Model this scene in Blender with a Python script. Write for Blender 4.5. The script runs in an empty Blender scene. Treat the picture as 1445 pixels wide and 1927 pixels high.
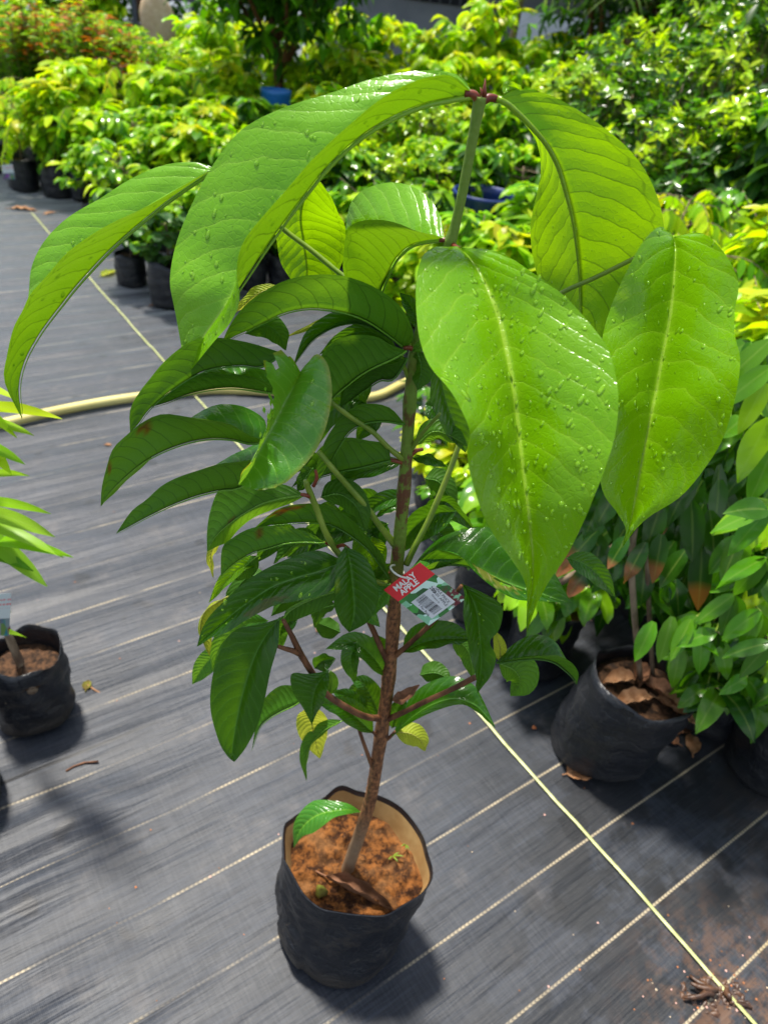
import bpy, math, random
import numpy as np
from math import radians, sin, cos, tan, pi, sqrt, atan2
from mathutils import Vector

random.seed(7)
rng = np.random.default_rng(7)
scene = bpy.context.scene
COL = scene.collection

# ------------------------------------------------------------------ camera
CAM_H, FPX, PITCH, ROLL = 1.4, 1370.0, radians(36), radians(7.6)
_F = np.array([0, cos(PITCH), -sin(PITCH)])
_R0 = np.array([1.0, 0, 0]); _U0 = np.array([0, sin(PITCH), cos(PITCH)])
_R = cos(ROLL) * _R0 + sin(ROLL) * _U0
_U = -sin(ROLL) * _R0 + cos(ROLL) * _U0
_O = np.array([0, 0, CAM_H])
cam_data = bpy.data.cameras.new('camera')
cam = bpy.data.objects.new('camera', cam_data); COL.objects.link(cam)
from mathutils import Matrix
m = Matrix(((_R[0], _U[0], -_F[0], 0), (_R[1], _U[1], -_F[1], 0), (_R[2], _U[2], -_F[2], CAM_H), (0, 0, 0, 1)))
cam.matrix_world = m
cam_data.sensor_fit = 'VERTICAL'; cam_data.sensor_height = 36.0
cam_data.lens = FPX / 1927 * 36.0
cam_data.clip_start = 0.02; cam_data.clip_end = 400
cam_data.dof.use_dof = True; cam_data.dof.focus_distance = 0.70; cam_data.dof.aperture_fstop = 6.8
scene.camera = cam

# ------------------------------------------------------------------ sky and sun
SUN_AZ, SUN_EL = radians(-40), radians(69)
world = bpy.data.worlds.new('World'); scene.world = world; world.use_nodes = True
wn = world.node_tree.nodes; wl = world.node_tree.links
bg = wn['Background']; sky = wn.new('ShaderNodeTexSky'); sky.sky_type = 'NISHITA'; sky.sun_disc = False
sky.sun_elevation = SUN_EL; sky.sun_rotation = SUN_AZ; sky.air_density = 1.2; sky.dust_density = 2.5; sky.ozone_density = 1.0
wc = wn.new('ShaderNodeTexCoord'); wnz = wn.new('ShaderNodeTexNoise'); wnz.inputs['Scale'].default_value = 3.4; wnz.inputs['Detail'].default_value = 6
wl.new(wc.outputs['Generated'], wnz.inputs['Vector']); wmr = wn.new('ShaderNodeMapRange'); wmr.inputs[1].default_value = .50; wmr.inputs[2].default_value = .60
wl.new(wnz.outputs['Fac'], wmr.inputs[0]); wmx = wn.new('ShaderNodeMix'); wmx.data_type = 'RGBA'; wl.new(wmr.outputs[0], wmx.inputs[0]); wl.new(sky.outputs[0], wmx.inputs[6])
wmx.inputs[7].default_value = (8.0, 8.3, 8.9, 1)      # sunlit cumulus
wl.new(wmx.outputs[2], bg.inputs[0]); bg.inputs[1].default_value = 0.11
sd = bpy.data.lights.new('sun', 'SUN'); sd.energy = 5.0; sd.angle = radians(6.0); sd.color = (1, 0.95, 0.86)
sun = bpy.data.objects.new('sun', sd); COL.objects.link(sun)
sdir = Vector((sin(SUN_AZ) * cos(SUN_EL), cos(SUN_AZ) * cos(SUN_EL), sin(SUN_EL)))
sun.rotation_euler = sdir.to_track_quat('Z', 'Y').to_euler(); sun.location = sdir * 20
scene.view_settings.view_transform = 'Standard'; scene.view_settings.look = 'None'
scene.view_settings.gamma = 1.0; scene.view_settings.exposure = 0.66
scene.cycles.max_bounces = 10; scene.cycles.transparent_max_bounces = 16

# ------------------------------------------------------------------ measuring helpers
def ray(x, y): return _F + _R * (x - 722.5) / FPX - _U * (y - 963.5) / FPX
def at(x, y, Y):
    d = ray(x, y); return _O + d * (Y / d[1])
def gp(x, y, z=0.0):
    d = ray(x, y); return _O + d * ((z - CAM_H) / d[2])
def unit(v):
    v = np.asarray(v, float); return v / max(1e-9, np.linalg.norm(v))

# ------------------------------------------------------------------ mesh collector
class MB:
    def __init__(s): s.v = []; s.f = []; s.uv = []; s.col = []; s.mi = []; s.n = 0
    def add(s, verts, faces, uv=None, col=None, mi=0):
        verts = np.asarray(verts, float).reshape(-1, 3)
        s.v.append(verts); off = s.n; s.n += len(verts)
        s.f += [tuple(i + off for i in f) for f in faces]
        s.uv.append(np.asarray(uv, float).reshape(-1, 2) if uv is not None else np.full((len(verts), 2), .5))
        if col is None: col = (1, 1, 1, 1)
        c = np.asarray(col, float)
        if c.ndim == 1: c = np.tile(c, (len(verts), 1))
        s.col.append(c); s.mi += [mi] * len(faces)
    def tube(s, pts, rad, n=8, cap=True, col=None, uvx=None, mi=0, rough=0.0):
        pts = [np.asarray(p, float) for p in pts]; m = len(pts)
        if not hasattr(rad, '__len__'): rad = [rad] * m
        t = [unit(pts[min(i + 1, m - 1)] - pts[max(i - 1, 0)]) for i in range(m)]
        ref = np.array([0.13, 0.9, 0.4]); 
        if abs(ref @ t[0]) > .9: ref = np.array([1., 0, 0])
        a = unit(np.cross(t[0], ref)); V = []; UV = []
        for i in range(m):
            a = unit(a - t[i] * (a @ t[i])); b = np.cross(t[i], a)
            for k in range(n):
                th = 2 * pi * k / n
                r = rad[i] * (1 + (rough * (random.random() - .5) if rough else 0))
                V.append(pts[i] + (a * cos(th) + b * sin(th)) * r)
                UV.append((uvx if uvx is not None else k / n, i / max(1, m - 1)))
        F = [(i * n + k, i * n + (k + 1) % n, (i + 1) * n + (k + 1) % n, (i + 1) * n + k) for i in range(m - 1) for k in range(n)]
        if cap: F += [tuple(range(n - 1, -1, -1)), tuple((m - 1) * n + k for k in range(n))]
        s.add(V, F, UV, col, mi)
    def box(s, c, sz, rz=0, col=None, mi=0, bev=0.0):
        c = np.asarray(c, float); h = np.asarray(sz, float) / 2; V = []
        for z in (-1, 1):
            for y in (-1, 1):
                for x in (-1, 1):
                    p = np.array([x * h[0], y * h[1], z * h[2]])
                    V.append(c + np.array([p[0] * cos(rz) - p[1] * sin(rz), p[0] * sin(rz) + p[1] * cos(rz), p[2]]))
        s.add(V, [(0, 2, 3, 1), (4, 5, 7, 6), (0, 1, 5, 4), (2, 6, 7, 3), (0, 4, 6, 2), (1, 3, 7, 5)], None, col, mi)
    def build(s, name, mats, parent=None, smooth=True, loc=None):
        me = bpy.data.meshes.new(name)
        V = np.concatenate(s.v)
        if loc is not None: V = V - np.asarray(loc)
        me.from_pydata(V.tolist(), [], s.f)
        U = np.concatenate(s.uv); C = np.concatenate(s.col)
        if C.shape[1] == 3: C = np.hstack([C, np.ones((len(C), 1))])
        li = np.empty(len(me.loops), dtype=np.int32); me.loops.foreach_get('vertex_index', li)
        uvl = me.uv_layers.new(name='UVMap'); uvl.data.foreach_set('uv', U[li].ravel())
        ca = me.color_attributes.new('tint', 'FLOAT_COLOR', 'POINT'); ca.data.foreach_set('color', C.ravel())
        if smooth: me.polygons.foreach_set('use_smooth', [True] * len(me.polygons))
        if not isinstance(mats, (list, tuple)): mats = [mats]
        for mm in mats: me.materials.append(mm)
        if len(mats) > 1: me.polygons.foreach_set('material_index', s.mi)
        me.update()
        o = bpy.data.objects.new(name, me); COL.objects.link(o)
        if parent is not None: o.parent = parent
        return o

def tag(o, label=None, cat=None, group=None, kind=None):
    if label: o['label'] = label
    if cat: o['category'] = cat
    if group: o['group'] = group
    if kind: o['kind'] = kind
    return o
def empty(name, loc=(0, 0, 0), rz=0, label=None, cat=None, group=None):
    o = bpy.data.objects.new(name, None); COL.objects.link(o)
    o.location = tuple(loc); o.rotation_euler = (0, 0, rz); o.empty_display_size = .05
    return tag(o, label, cat, group)
def copy_tree(o, parent=None):
    c = o.copy(); COL.objects.link(c); c.parent = parent
    for ch in list(o.children): copy_tree(ch, c)
    return c

# ------------------------------------------------------------------ node helpers
class NT:
    def __init__(s, name):
        s.m = bpy.data.materials.new(name); s.m.use_nodes = True; s.t = s.m.node_tree
        s.t.nodes.clear(); s.out = s.t.nodes.new('ShaderNodeOutputMaterial')
    def n(s, typ, **kw):
        nd = s.t.nodes.new(typ)
        for k, v in kw.items():
            if k == 'op': nd.operation = v
            elif k == 'dt': nd.data_type = v
            elif k == 'bt': nd.blend_type = v
            elif k == 'attr': nd.attribute_name = v
            elif k == 'wt': nd.wave_type = v
            elif k == 'feat': nd.feature = v
            elif k == 'inv': nd.invert = v
        return nd
    def L(s, a, b): s.t.links.new(a, b)
    def _set(s, sock, v):
        if isinstance(v, bpy.types.NodeSocket): s.L(v, sock)
        elif v is not None:
            try: sock.default_value = v
            except Exception: sock.default_value = (v, v, v) if not hasattr(v, '__len__') else tuple(v) + (1,)
    def math(s, op, a, b=None, c=None, clamp=False):
        nd = s.n('ShaderNodeMath', op=op); nd.use_clamp = clamp
        s._set(nd.inputs[0], a)
        if b is not None: s._set(nd.inputs[1], b)
        if c is not None: s._set(nd.inputs[2], c)
        return nd.outputs[0]
    def mix(s, f, a, b, bt='MIX'):
        nd = s.n('ShaderNodeMix', dt='RGBA', bt=bt); nd.clamp_factor = True
        s._set(nd.inputs[0], f)
        for k, v in ((6, a), (7, b)):
            if isinstance(v, bpy.types.NodeSocket): s.L(v, nd.inputs[k])
            else: nd.inputs[k].default_value = tuple(v)[:3] + (1,)
        return nd.outputs[2]
    def fmix(s, f, a, b):
        nd = s.n('ShaderNodeMix', dt='FLOAT'); s._set(nd.inputs[0], f); s._set(nd.inputs[2], a); s._set(nd.inputs[3], b); return nd.outputs[0]
    def ramp(s, x, lo, hi, a=0.0, b=1.0):
        nd = s.n('ShaderNodeMapRange'); nd.interpolation_type = 'SMOOTHSTEP'
        s._set(nd.inputs[0], x); nd.inputs[1].default_value = lo; nd.inputs[2].default_value = hi
        nd.inputs[3].default_value = a; nd.inputs[4].default_value = b; return nd.outputs[0]
    def noise(s, vec, scale, detail=3, rough=.55, dist=0, col=False):
        nd = s.n('ShaderNodeTexNoise'); 
        if vec is not None: s.L(vec, nd.inputs['Vector'])
        nd.inputs['Scale'].default_value = scale; nd.inputs['Detail'].default_value = detail
        nd.inputs['Roughness'].default_value = rough; nd.inputs['Distortion'].default_value = dist
        return nd.outputs['Color' if col else 'Fac']
    def coord(s, which='Object'): return s.n('ShaderNodeTexCoord').outputs[which]
    def mapping(s, vec, rot=(0, 0, 0), scale=(1, 1, 1), loc=(0, 0, 0)):
        nd = s.n('ShaderNodeMapping'); s.L(vec, nd.inputs[0]); nd.inputs['Rotation'].default_value = rot
        nd.inputs['Scale'].default_value = scale; nd.inputs['Location'].default_value = loc; return nd.outputs[0]
    def sep(s, v):
        nd = s.n('ShaderNodeSeparateXYZ'); s.L(v, nd.inputs[0]); return nd.outputs
    def bump(s, h, strength=.3, dist=.001, nrm=None):
        nd = s.n('ShaderNodeBump'); s.L(h, nd.inputs['Height']); nd.inputs['Strength'].default_value = strength
        nd.inputs['Distance'].default_value = dist
        if nrm is not None: s.L(nrm, nd.inputs['Normal'])
        return nd.outputs[0]
    def pbsdf(s, col, rough=.5, spec=.5, nrm=None, **kw):
        p = s.n('ShaderNodeBsdfPrincipled')
        s._setc(p.inputs['Base Color'], col); s._set(p.inputs['Roughness'], rough); s._set(p.inputs['Specular IOR Level'], spec)
        if nrm is not None: s.L(nrm, p.inputs['Normal'])
        for k, v in kw.items(): s._set(p.inputs[k.replace('_', ' ')], v)
        return p.outputs[0]
    def _setc(s, sock, v):
        if isinstance(v, bpy.types.NodeSocket): s.L(v, sock)
        else: sock.default_value = tuple(v)[:3] + (1,)
    def done(s, sh): s.L(sh, s.out.inputs[0]); return s.m

def leaf_material(name, top, top2, under, trans, vein, uvein, rough=.2, tfac=.38, nv=13, vstr=.5, spec=.42, quilt=.0013, veintrans=.55):
    """two-sided leaf: glossy upper face, matt paler underside, light passes through; veins follow the leaf's own uv"""
    t = NT(name); uv = t.sep(t.coord('UV')); oc = t.coord('Object')
    a = t.math('MULTIPLY', t.math('ABSOLUTE', t.math('SUBTRACT', uv[0], .5)), 2)
    wob = t.math('MULTIPLY', t.math('SUBTRACT', t.noise(oc, 26, 3), .5), .8)
    ph = t.math('ADD', t.math('SUBTRACT', t.math('MULTIPLY', uv[1], nv), t.math('MULTIPLY', t.math('POWER', a, 1.5), 2.1)), wob)
    f = t.math('FRACT', ph); dd = t.math('MINIMUM', f, t.math('SUBTRACT', 1, f))
    lat = t.math('MULTIPLY', t.ramp(dd, .008, .055, 1, 0), t.ramp(a, .86, .93, 1, 0))
    sm = t.ramp(t.math('ABSOLUTE', t.math('SUBTRACT', a, t.math('ADD', .86, t.math('MULTIPLY', dd, .12)))), .004, .02, .7, 0)
    lat = t.math('MAXIMUM', lat, sm)
    mid = t.ramp(a, .018, .055, 1, 0)
    halo = t.ramp(a, .0, .16, 1, 0)
    fine = t.noise(oc, 260, 3, .6); big = t.noise(oc, 16, 2)
    back = t.n('ShaderNodeNewGeometry').outputs['Backfacing']
    ct = t.mix(big, top, top2)
    ct = t.mix(t.math('MULTIPLY', t.ramp(dd, 0, .16, 1, 0), .12), ct, vein)
    ct = t.mix(t.math('MULTIPLY', lat, vstr * .8), ct, vein)
    ct = t.mix(t.math('MAXIMUM', t.math('MULTIPLY', halo, .3), t.math('MULTIPLY', mid, .9)), ct, vein)
    cu = t.mix(t.math('MULTIPLY', big, .5), under, top)
    cu = t.mix(t.math('MULTIPLY', lat, .6), cu, uvein)
    cu = t.mix(t.math('MULTIPLY', mid, .7), cu, uvein)
    base = t.mix(back, ct, cu)
    wear = t.n('ShaderNodeAttribute', attr='tint').outputs['Color']
    wcol = t.mix(1.0, base, wear, 'MULTIPLY')
    tr = t.mix(t.math('MAXIMUM', t.math('MULTIPLY', lat, t.fmix(back, veintrans * .3, veintrans)), t.math('MULTIPLY', mid, t.fmix(back, .3, .85))), trans, tuple(x * .25 for x in trans))
    tr = t.mix(1.0, tr, wear, 'MULTIPLY')
    h = t.math('ADD', t.math('MULTIPLY', t.math('POWER', dd, .6), 1.0), t.math('MULTIPLY', t.ramp(a, 0, .09), .55))
    h = t.math('ADD', h, t.math('MULTIPLY', fine, .06))
    h = t.math('ADD', h, t.math('MULTIPLY', t.noise(oc, 55, 2), .7)); h = t.math('ADD', h, t.math('MULTIPLY', t.noise(oc, 140, 2), .22))
    vo = t.n('ShaderNodeTexVoronoi', feat='DISTANCE_TO_EDGE'); t.L(oc, vo.inputs['Vector']); vo.inputs['Scale'].default_value = 170; net = t.ramp(vo.outputs['Distance'], 0, .12)
    h = t.math('ADD', h, t.math('MULTIPLY', net, .10))
    nrm = t.bump(h, .75, quilt)
    rg = t.fmix(back, t.math('ADD', rough, t.math('MULTIPLY', fine, .1)), .5)
    p = t.pbsdf(wcol, rg, t.fmix(back, spec, .22), nrm)
    tl = t.n('ShaderNodeBsdfTranslucent'); t.L(tr, tl.inputs[0]); t.L(nrm, tl.inputs['Normal'])
    mx = t.n('ShaderNodeMixShader'); mx.inputs[0].default_value = tfac
    t.L(p, mx.inputs[1]); t.L(tl.outputs[0], mx.inputs[2])
    return t.done(mx.outputs[0])

def tint_leaf_material(name, spec=.16, rough=.32, tfac=.4, warm=(1.25, 1.4, .4)):
    """foliage whose leaf colour is carried by each leaf"""
    t = NT(name); c = t.n('ShaderNodeAttribute', attr='tint').outputs['Color']
    uv = t.sep(t.coord('UV')); a = t.math('MULTIPLY', t.math('ABSOLUTE', t.math('SUBTRACT', uv[0], .5)), 2)
    mid = t.ramp(a, .03, .16, 1, 0)
    nz = t.noise(t.coord('Object'), 40, 2)
    base = t.mix(t.math('MULTIPLY', mid, .35), c, t.mix(.5, c, (.45, .6, .12)))
    base = t.mix(t.math('MULTIPLY', nz, .12), base, (.01, .04, .005))
    back = t.n('ShaderNodeNewGeometry').outputs['Backfacing']
    base = t.mix(t.math('MULTIPLY', back, .3), base, (.16, .27, .03))
    tr = t.mix(1.0, c, warm, 'MULTIPLY')
    p = t.pbsdf(base, rough, spec)
    tl = t.n('ShaderNodeBsdfTranslucent'); t.L(tr, tl.inputs[0])
    mx = t.n('ShaderNodeMixShader'); mx.inputs[0].default_value = tfac
    t.L(p, mx.inputs[1]); t.L(tl.outputs[0], mx.inputs[2])
    return t.done(mx.outputs[0])

def simple(name, c1, c2, scale=20, rough=.7, spec=.3, bump=.4, bdist=.002, detail=5, stretch=(1, 1, 1)):
    t = NT(name); v = t.mapping(t.coord('Object'), scale=stretch)
    nz = t.noise(v, scale, detail, .6)
    col = t.mix(t.ramp(nz, .35, .68), c1, c2)
    return t.done(t.pbsdf(col, rough, spec, t.bump(nz, bump, bdist)))

M = {}
M['young'] = leaf_material('young_leaf', (.11, .31, .001), (.17, .39, .002), (.12, .31, .005), (.34, .60, .001), (.34, .56, .03), (.05, .15, .01), rough=.16, tfac=.42, nv=13, vstr=.2, spec=.5, quilt=.0012)
M['mature'] = leaf_material('mature_leaf', (.012, .068, .002), (.026, .108, .002), (.05, .14, .010), (.12, .29, .006), (.10, .27, .03), (.018, .05, .008), rough=.17, tfac=.34, nv=12, vstr=.3, quilt=.0009)
M['mid'] = leaf_material('fresh_leaf', (.035, .17, .014), (.055, .22, .018), (.065, .17, .012), (.19, .39, .01), (.20, .44, .04), (.025, .07, .01), rough=.16, tfac=.36, nv=14, vstr=.5)
M['arch'] = leaf_material('arching_leaf', (.12, .33, .002), (.17, .41, .003), (.11, .29, .008), (.22, .42, .003), (.34, .56, .05), (.05, .15, .01), rough=.2, tfac=.28, nv=13, vstr=.16, spec=.55, quilt=.0012)
M['bitten'] = leaf_material('light_green_leaf', (.055, .22, .012), (.08, .28, .014), (.10, .24, .02), (.26, .50, .02), (.26, .52, .06), (.025, .07, .01), rough=.2, tfac=.34, nv=12, vstr=.4, spec=.7)
M['yellow'] = leaf_material('yellowing_leaf', (.30, .42, .02), (.42, .42, .03), (.34, .40, .03), (.6, .62, .05), (.5, .5, .1), (.2, .2, .02), rough=.4, tfac=.42)
M['fol'] = tint_leaf_material('background_foliage', tfac=.45, warm=(1.5, 1.5, .3))
M['folgloss'] = tint_leaf_material('glossy_foliage', spec=.42, rough=.19, tfac=.38, warm=(1.5, 1.5, .3))

def water():
    t = NT('water_drop')
    tr = t.n('ShaderNodeBsdfTransparent'); tr.inputs[0].default_value = (.97, 1, .9, 1)
    p = t.n('ShaderNodeBsdfPrincipled'); p.inputs['Base Color'].default_value = (.24, .55, .03, 1); p.inputs['Roughness'].default_value = .06; p.inputs['Specular IOR Level'].default_value = .8
    lw = t.n('ShaderNodeLayerWeight'); lw.inputs[0].default_value = .35
    e = t.ramp(lw.outputs['Facing'], .25, .85); t.L(t.mix(e, (1, 1, .9), (.40, .66, .06)), tr.inputs[0])  # dark refracted outline painted into the tint, stronger towards the drop's rim
    g = t.n('ShaderNodeBsdfGlossy'); g.inputs['Roughness'].default_value = .05
    fr = t.n('ShaderNodeFresnel'); fr.inputs[0].default_value = 1.25
    p.inputs['Base Color'].default_value = (.34, .70, .01, 1); m0 = t.n('ShaderNodeMixShader'); t.L(t.ramp(lw.outputs['Facing'], .15, .6, .3, .0), m0.inputs[0]); t.L(tr.outputs[0], m0.inputs[1]); t.L(p.outputs[0], m0.inputs[2])  # bright green body colour stands in for light focused by the drop
    mx = t.n('ShaderNodeMixShader'); t.L(fr.outputs[0], mx.inputs[0]); t.L(m0.outputs[0], mx.inputs[1]); t.L(g.outputs[0], mx.inputs[2])
    return t.done(mx.outputs[0])
M['water'] = water()

def bagmat(name, stain, amt=.5, rough=.36):
    t = NT(name); oc = t.coord('Object'); z = t.sep(oc)[2]
    v = t.mapping(oc, scale=(1, 1, 2.2))
    n1 = t.noise(t.mapping(oc, rot=(.5, .7, 0), scale=(1, 1, 3)), 9, 7, .75); n2 = t.noise(oc, 60, 4, .7)
    dust = t.math('MULTIPLY', t.ramp(n1, .48, .72), amt)
    low = t.math('MULTIPLY', t.ramp(z, .0, .07, 1, 0), t.ramp(n2, .25, .6)); low = t.math('MULTIPLY', low, 2.2, clamp=True)
    f = t.math('MAXIMUM', dust, t.math('MULTIPLY', low, amt))
    scr = t.ramp(t.noise(t.mapping(oc, rot=(.6, .9, .3), scale=(1, 14, 1)), 9, 4, .7), .56, .66); f = t.math('MAXIMUM', f, t.math('MULTIPLY', scr, amt * .7)); sp = t.ramp(t.noise(oc, 75, 1), .78, .80); f = t.math('MAXIMUM', f, sp)
    col = t.mix(f, (.009, .0105, .014), stain)
    rid = t.math('ABSOLUTE', t.math('SUBTRACT', t.noise(t.mapping(oc, scale=(1, 1, .8), rot=(.5, .3, 0)), 17, 2, .5, .8), .5)); rid2 = t.math('ABSOLUTE', t.math('SUBTRACT', t.noise(t.mapping(oc, scale=(1, 1, 2.6)), 26, 2, .5, .6), .5))
    h = t.math('ADD', t.math('ADD', t.math('MINIMUM', rid, .09), t.math('MULTIPLY', t.math('MINIMUM', rid2, .06), .8)), t.math('MULTIPLY', n2, .02)); h = t.math('MULTIPLY', h, 4)
    return t.done(t.pbsdf(col, t.fmix(f, rough, .75), .5, t.bump(h, .7, .0035)))
M['bag'] = bagmat('black_grow_bag', (.05, .047, .045), .35)
M['bagdusty'] = bagmat('dusty_grow_bag', (.10, .078, .052), .32)
M['baginner'] = simple('soil_stained_plastic', (.30, .17, .06), (.42, .27, .11), 18, .6, .3, .3)
def soilmat():
    t = NT('orange_soil'); oc = t.coord('Object')
    n1 = t.noise(oc, 60, 8, .7); n2 = t.noise(oc, 16, 4, .6); n3 = t.noise(oc, 220, 4, .7)
    col = t.mix(t.ramp(n1, .40, .62), (.030, .011, .004), (.24, .088, .020))
    col = t.mix(t.ramp(n2, .45, .7, 0, .6), col, (.30, .14, .05))
    col = t.mix(t.ramp(n3, .62, .72, 0, .7), col, (.36, .18, .08))
    return t.done(t.pbsdf(col, .9, .2, t.bump(t.math('ADD', n1, t.math('MULTIPLY', n3, .7)), 1.0, .006)))
M['soil'] = soilmat()
M['darksoil'] = simple('dark_soil', (.02, .012, .008), (.10, .05, .025), 70, .9, .2, .9, .004)
M['bark'] = simple('brown_bark', (.075, .028, .012), (.20, .085, .035), 60, .6, .35, .8, .002, stretch=(1, 1, .3))
M['greybark'] = simple('pale_bark', (.13, .085, .055), (.27, .20, .13), 50, .75, .3, .8, .002, stretch=(1, 1, .3))
M['petiole'] = simple('green_petiole', (.12, .20, .02), (.20, .28, .03), 40, .35, .4, .2)
M['redjoint'] = simple('red_brown_joint', (.12, .02, .01), (.22, .05, .02), 60, .4, .4, .3)
def stemmat():
    t = NT('stem_bark'); oc = t.coord('Object'); z = t.sep(oc)[2]
    n1 = t.noise(t.mapping(oc, scale=(1, 1, .45)), 190, 6, .75); n2 = t.noise(t.mapping(oc, scale=(1, 1, .6)), 70, 4, .7); rings = t.noise(t.mapping(oc, scale=(.15, .15, 1)), 170, 3, .6)
    green = t.mix(n1, (.10, .19, .018), (.19, .28, .03))
    red = t.mix(n1, (.10, .035, .014), (.16, .06, .025))
    brown = t.mix(t.ramp(t.math('ADD', t.math('MULTIPLY', n1, .8), t.math('MULTIPLY', rings, .2)), .38, .62), (.055, .020, .008), (.34, .145, .055))
    pale = t.mix(n1, (.16, .10, .055), (.30, .21, .13))
    up = t.mix(t.math('MULTIPLY', t.ramp(n2, .47, .57), t.ramp(z, 1.16, 1.02)), green, red)
    c = t.mix(t.ramp(z, .80, .90), brown, up)
    c = t.mix(t.ramp(z, .40, .27), c, pale)
    return t.done(t.pbsdf(c, .5, .4, t.bump(t.math('ADD', t.math('ADD', n1, t.math('MULTIPLY', n2, 1.0)), t.math('MULTIPLY', rings, .45)), 1.0, .0022)))
M['stem'] = stemmat()
M['dry'] = simple('dry_leaf', (.26, .12, .05), (.45, .25, .13), 30, .8, .2, .6)
M['dryb'] = simple('dead_brown_leaf', (.10, .045, .02), (.22, .10, .05), 30, .7, .3, .6)
M['rope'] = simple('pale_green_twine', (.34, .37, .13), (.52, .55, .26), 40, .45, .4, .3, stretch=(1, 1, 1))
M['hose'] = simple('yellow_hose', (.52, .44, .14), (.60, .53, .20), 6, .5, .4, .1)
# ------------------------------------------------------------------ the ground: woven black weed mat, one sheet to the horizon
LD = unit([0.7845, 0.620, 0]); SD = np.array([-LD[1], LD[0], 0])      # stitch line direction and the way across it
S0 = gp(1362, 1855) @ SD
SEAM = gp(392, 1322) @ SD - S0
def matmat():
    t = NT('woven_weed_mat'); oc = t.coord('Object')
    v = t.mapping(t.coord('Object'), rot=(0, 0, 0))
    x, y, z = t.sep(oc)[:3]
    u = t.math('ADD', t.math('MULTIPLY', x, LD[0]), t.math('MULTIPLY', y, LD[1]))
    s = t.math('SUBTRACT', t.math('ADD', t.math('MULTIPLY', x, SD[0]), t.math('MULTIPLY', y, SD[1])), S0)
    cmb = t.n('ShaderNodeCombineXYZ'); t.L(u, cmb.inputs[0]); t.L(s, cmb.inputs[1]); us = cmb.outputs[0]
    warp = t.math('MULTIPLY', t.math('SUBTRACT', t.noise(t.mapping(us, scale=(.9, .9, 1)), 1.0, 1), .5), .02)
    s2 = t.math('ADD', s, warp)
    k = t.math('DIVIDE', s2, .163); fr = t.math('SUBTRACT', k, t.math('ROUND', k)); d = t.math('MULTIPLY', t.math('ABSOLUTE', fr), .163)
    # chain stitch: little arcs every 9 mm
    q = t.math('MULTIPLY', fr, .163)
    ph = t.math('ADD', t.math('MULTIPLY', u, 2 * pi / .0088), t.math('MULTIPLY', t.math('ABSOLUTE', q), -900))
    chain = t.math('ADD', .5, t.math('MULTIPLY', t.math('SINE', ph), .5))
    core = t.ramp(d, .0015, .0032, 1, 0)
    fade = t.ramp(t.noise(t.mapping(us, scale=(4.5, 12, 1)), 1.0, 3, .7), .36, .56, 1, .12)
    fade = t.math('MAXIMUM', fade, t.ramp(t.math('SUBTRACT', u, t.math('MULTIPLY', s, .6)), .35, .75))
    near = t.ramp(y, 1.6, 2.8, .42, .75)
    line = t.math('MULTIPLY', core, t.math('MULTIPLY', fade, t.fmix(t.ramp(chain, .25, .6), near, 1.0)), clamp=True)
    # weave
    wv = t.math('MULTIPLY', t.math('ADD', .5, t.math('MULTIPLY', t.math('SINE', t.math('MULTIPLY', u, 2 * pi / .0028)), .5)),
                t.math('ADD', .5, t.math('MULTIPLY', t.math('SINE', t.math('MULTIPLY', s, 2 * pi / .0021)), .5)))
    streak = t.noise(t.mapping(us, scale=(1.6, 26, 1)), 1.0, 5, .6)
    streak2 = t.noise(t.mapping(us, scale=(9, 230, 1)), 1.0, 3, .7)
    streak3 = t.noise(t.mapping(us, scale=(230, 12, 1)), 1.0, 3, .7)
    blot = t.noise(us, 3.2, 5, .6); blot2 = t.noise(us, 11, 4, .65)
    col = t.mix(t.ramp(blot, .3, .7), (.006, .0085, .014), (.018, .024, .036))
    col = t.mix(t.ramp(streak, .36, .66, .0, .55), col, (.038, .045, .060))
    col = t.mix(t.math('MULTIPLY', t.ramp(streak2, .4, .6), .6), col, (.008, .009, .012))
    col = t.mix(t.math('MULTIPLY', t.ramp(streak3, .42, .62), .2), col, (.075, .078, .088))
    col = t.mix(t.math('MULTIPLY', wv, .22), col, (.072, .077, .092))
    dust = t.math('MULTIPLY', t.ramp(blot2, .5, .72), t.ramp(blot, .42, .6)); col = t.mix(t.math('MULTIPLY', dust, .4), col, (.13, .115, .105))
    wet = t.ramp(t.noise(us, 9, 2, .4), .66, .70)
    col = t.mix(t.math('MULTIPLY', wet, .75), col, (.012, .012, .014))
    bl = t.math('MULTIPLY', t.ramp(t.noise(us, 6.5, 5, .65), .44, .54), t.ramp(t.math('SUBTRACT', x, t.math('MULTIPLY', y, .25)), .0, .30))
    col = t.mix(t.math('MULTIPLY', bl, .8), col, (.006, .007, .009))
    seam = t.ramp(t.math('ABSOLUTE', t.math('SUBTRACT', s, float(SEAM))), .002, .006, 1, 0); seam = t.math('MULTIPLY', seam, t.ramp(u, .35, .15)); col = t.mix(t.math('MULTIPLY', seam, .9), col, (.003, .003, .004))
    # brown mud, bottom right corner of the mat
    dx = t.math('SUBTRACT', x, .80); dy = t.math('SUBTRACT', y, .52)
    rr = t.math('SQRT', t.math('ADD', t.math('MULTIPLY', dx, dx), t.math('MULTIPLY', dy, dy)))
    mud = t.math('MULTIPLY', t.ramp(rr, .06, .34, 1, 0), t.ramp(t.noise(us, 24, 6, .7), .44, .62))
    col = t.mix(t.math('MULTIPLY', mud, .8), col, (.12, .06, .03))
    # leaf litter dirt under the bushes
    dirt = t.math('MULTIPLY', t.ramp(t.math('SUBTRACT', x, t.math('MULTIPLY', y, .1)), .62, .95), t.ramp(t.noise(us, 14, 5, .7), .4, .62))
    col = t.mix(t.math('MULTIPLY', dirt, .6), col, (.05, .03, .018))
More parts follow.
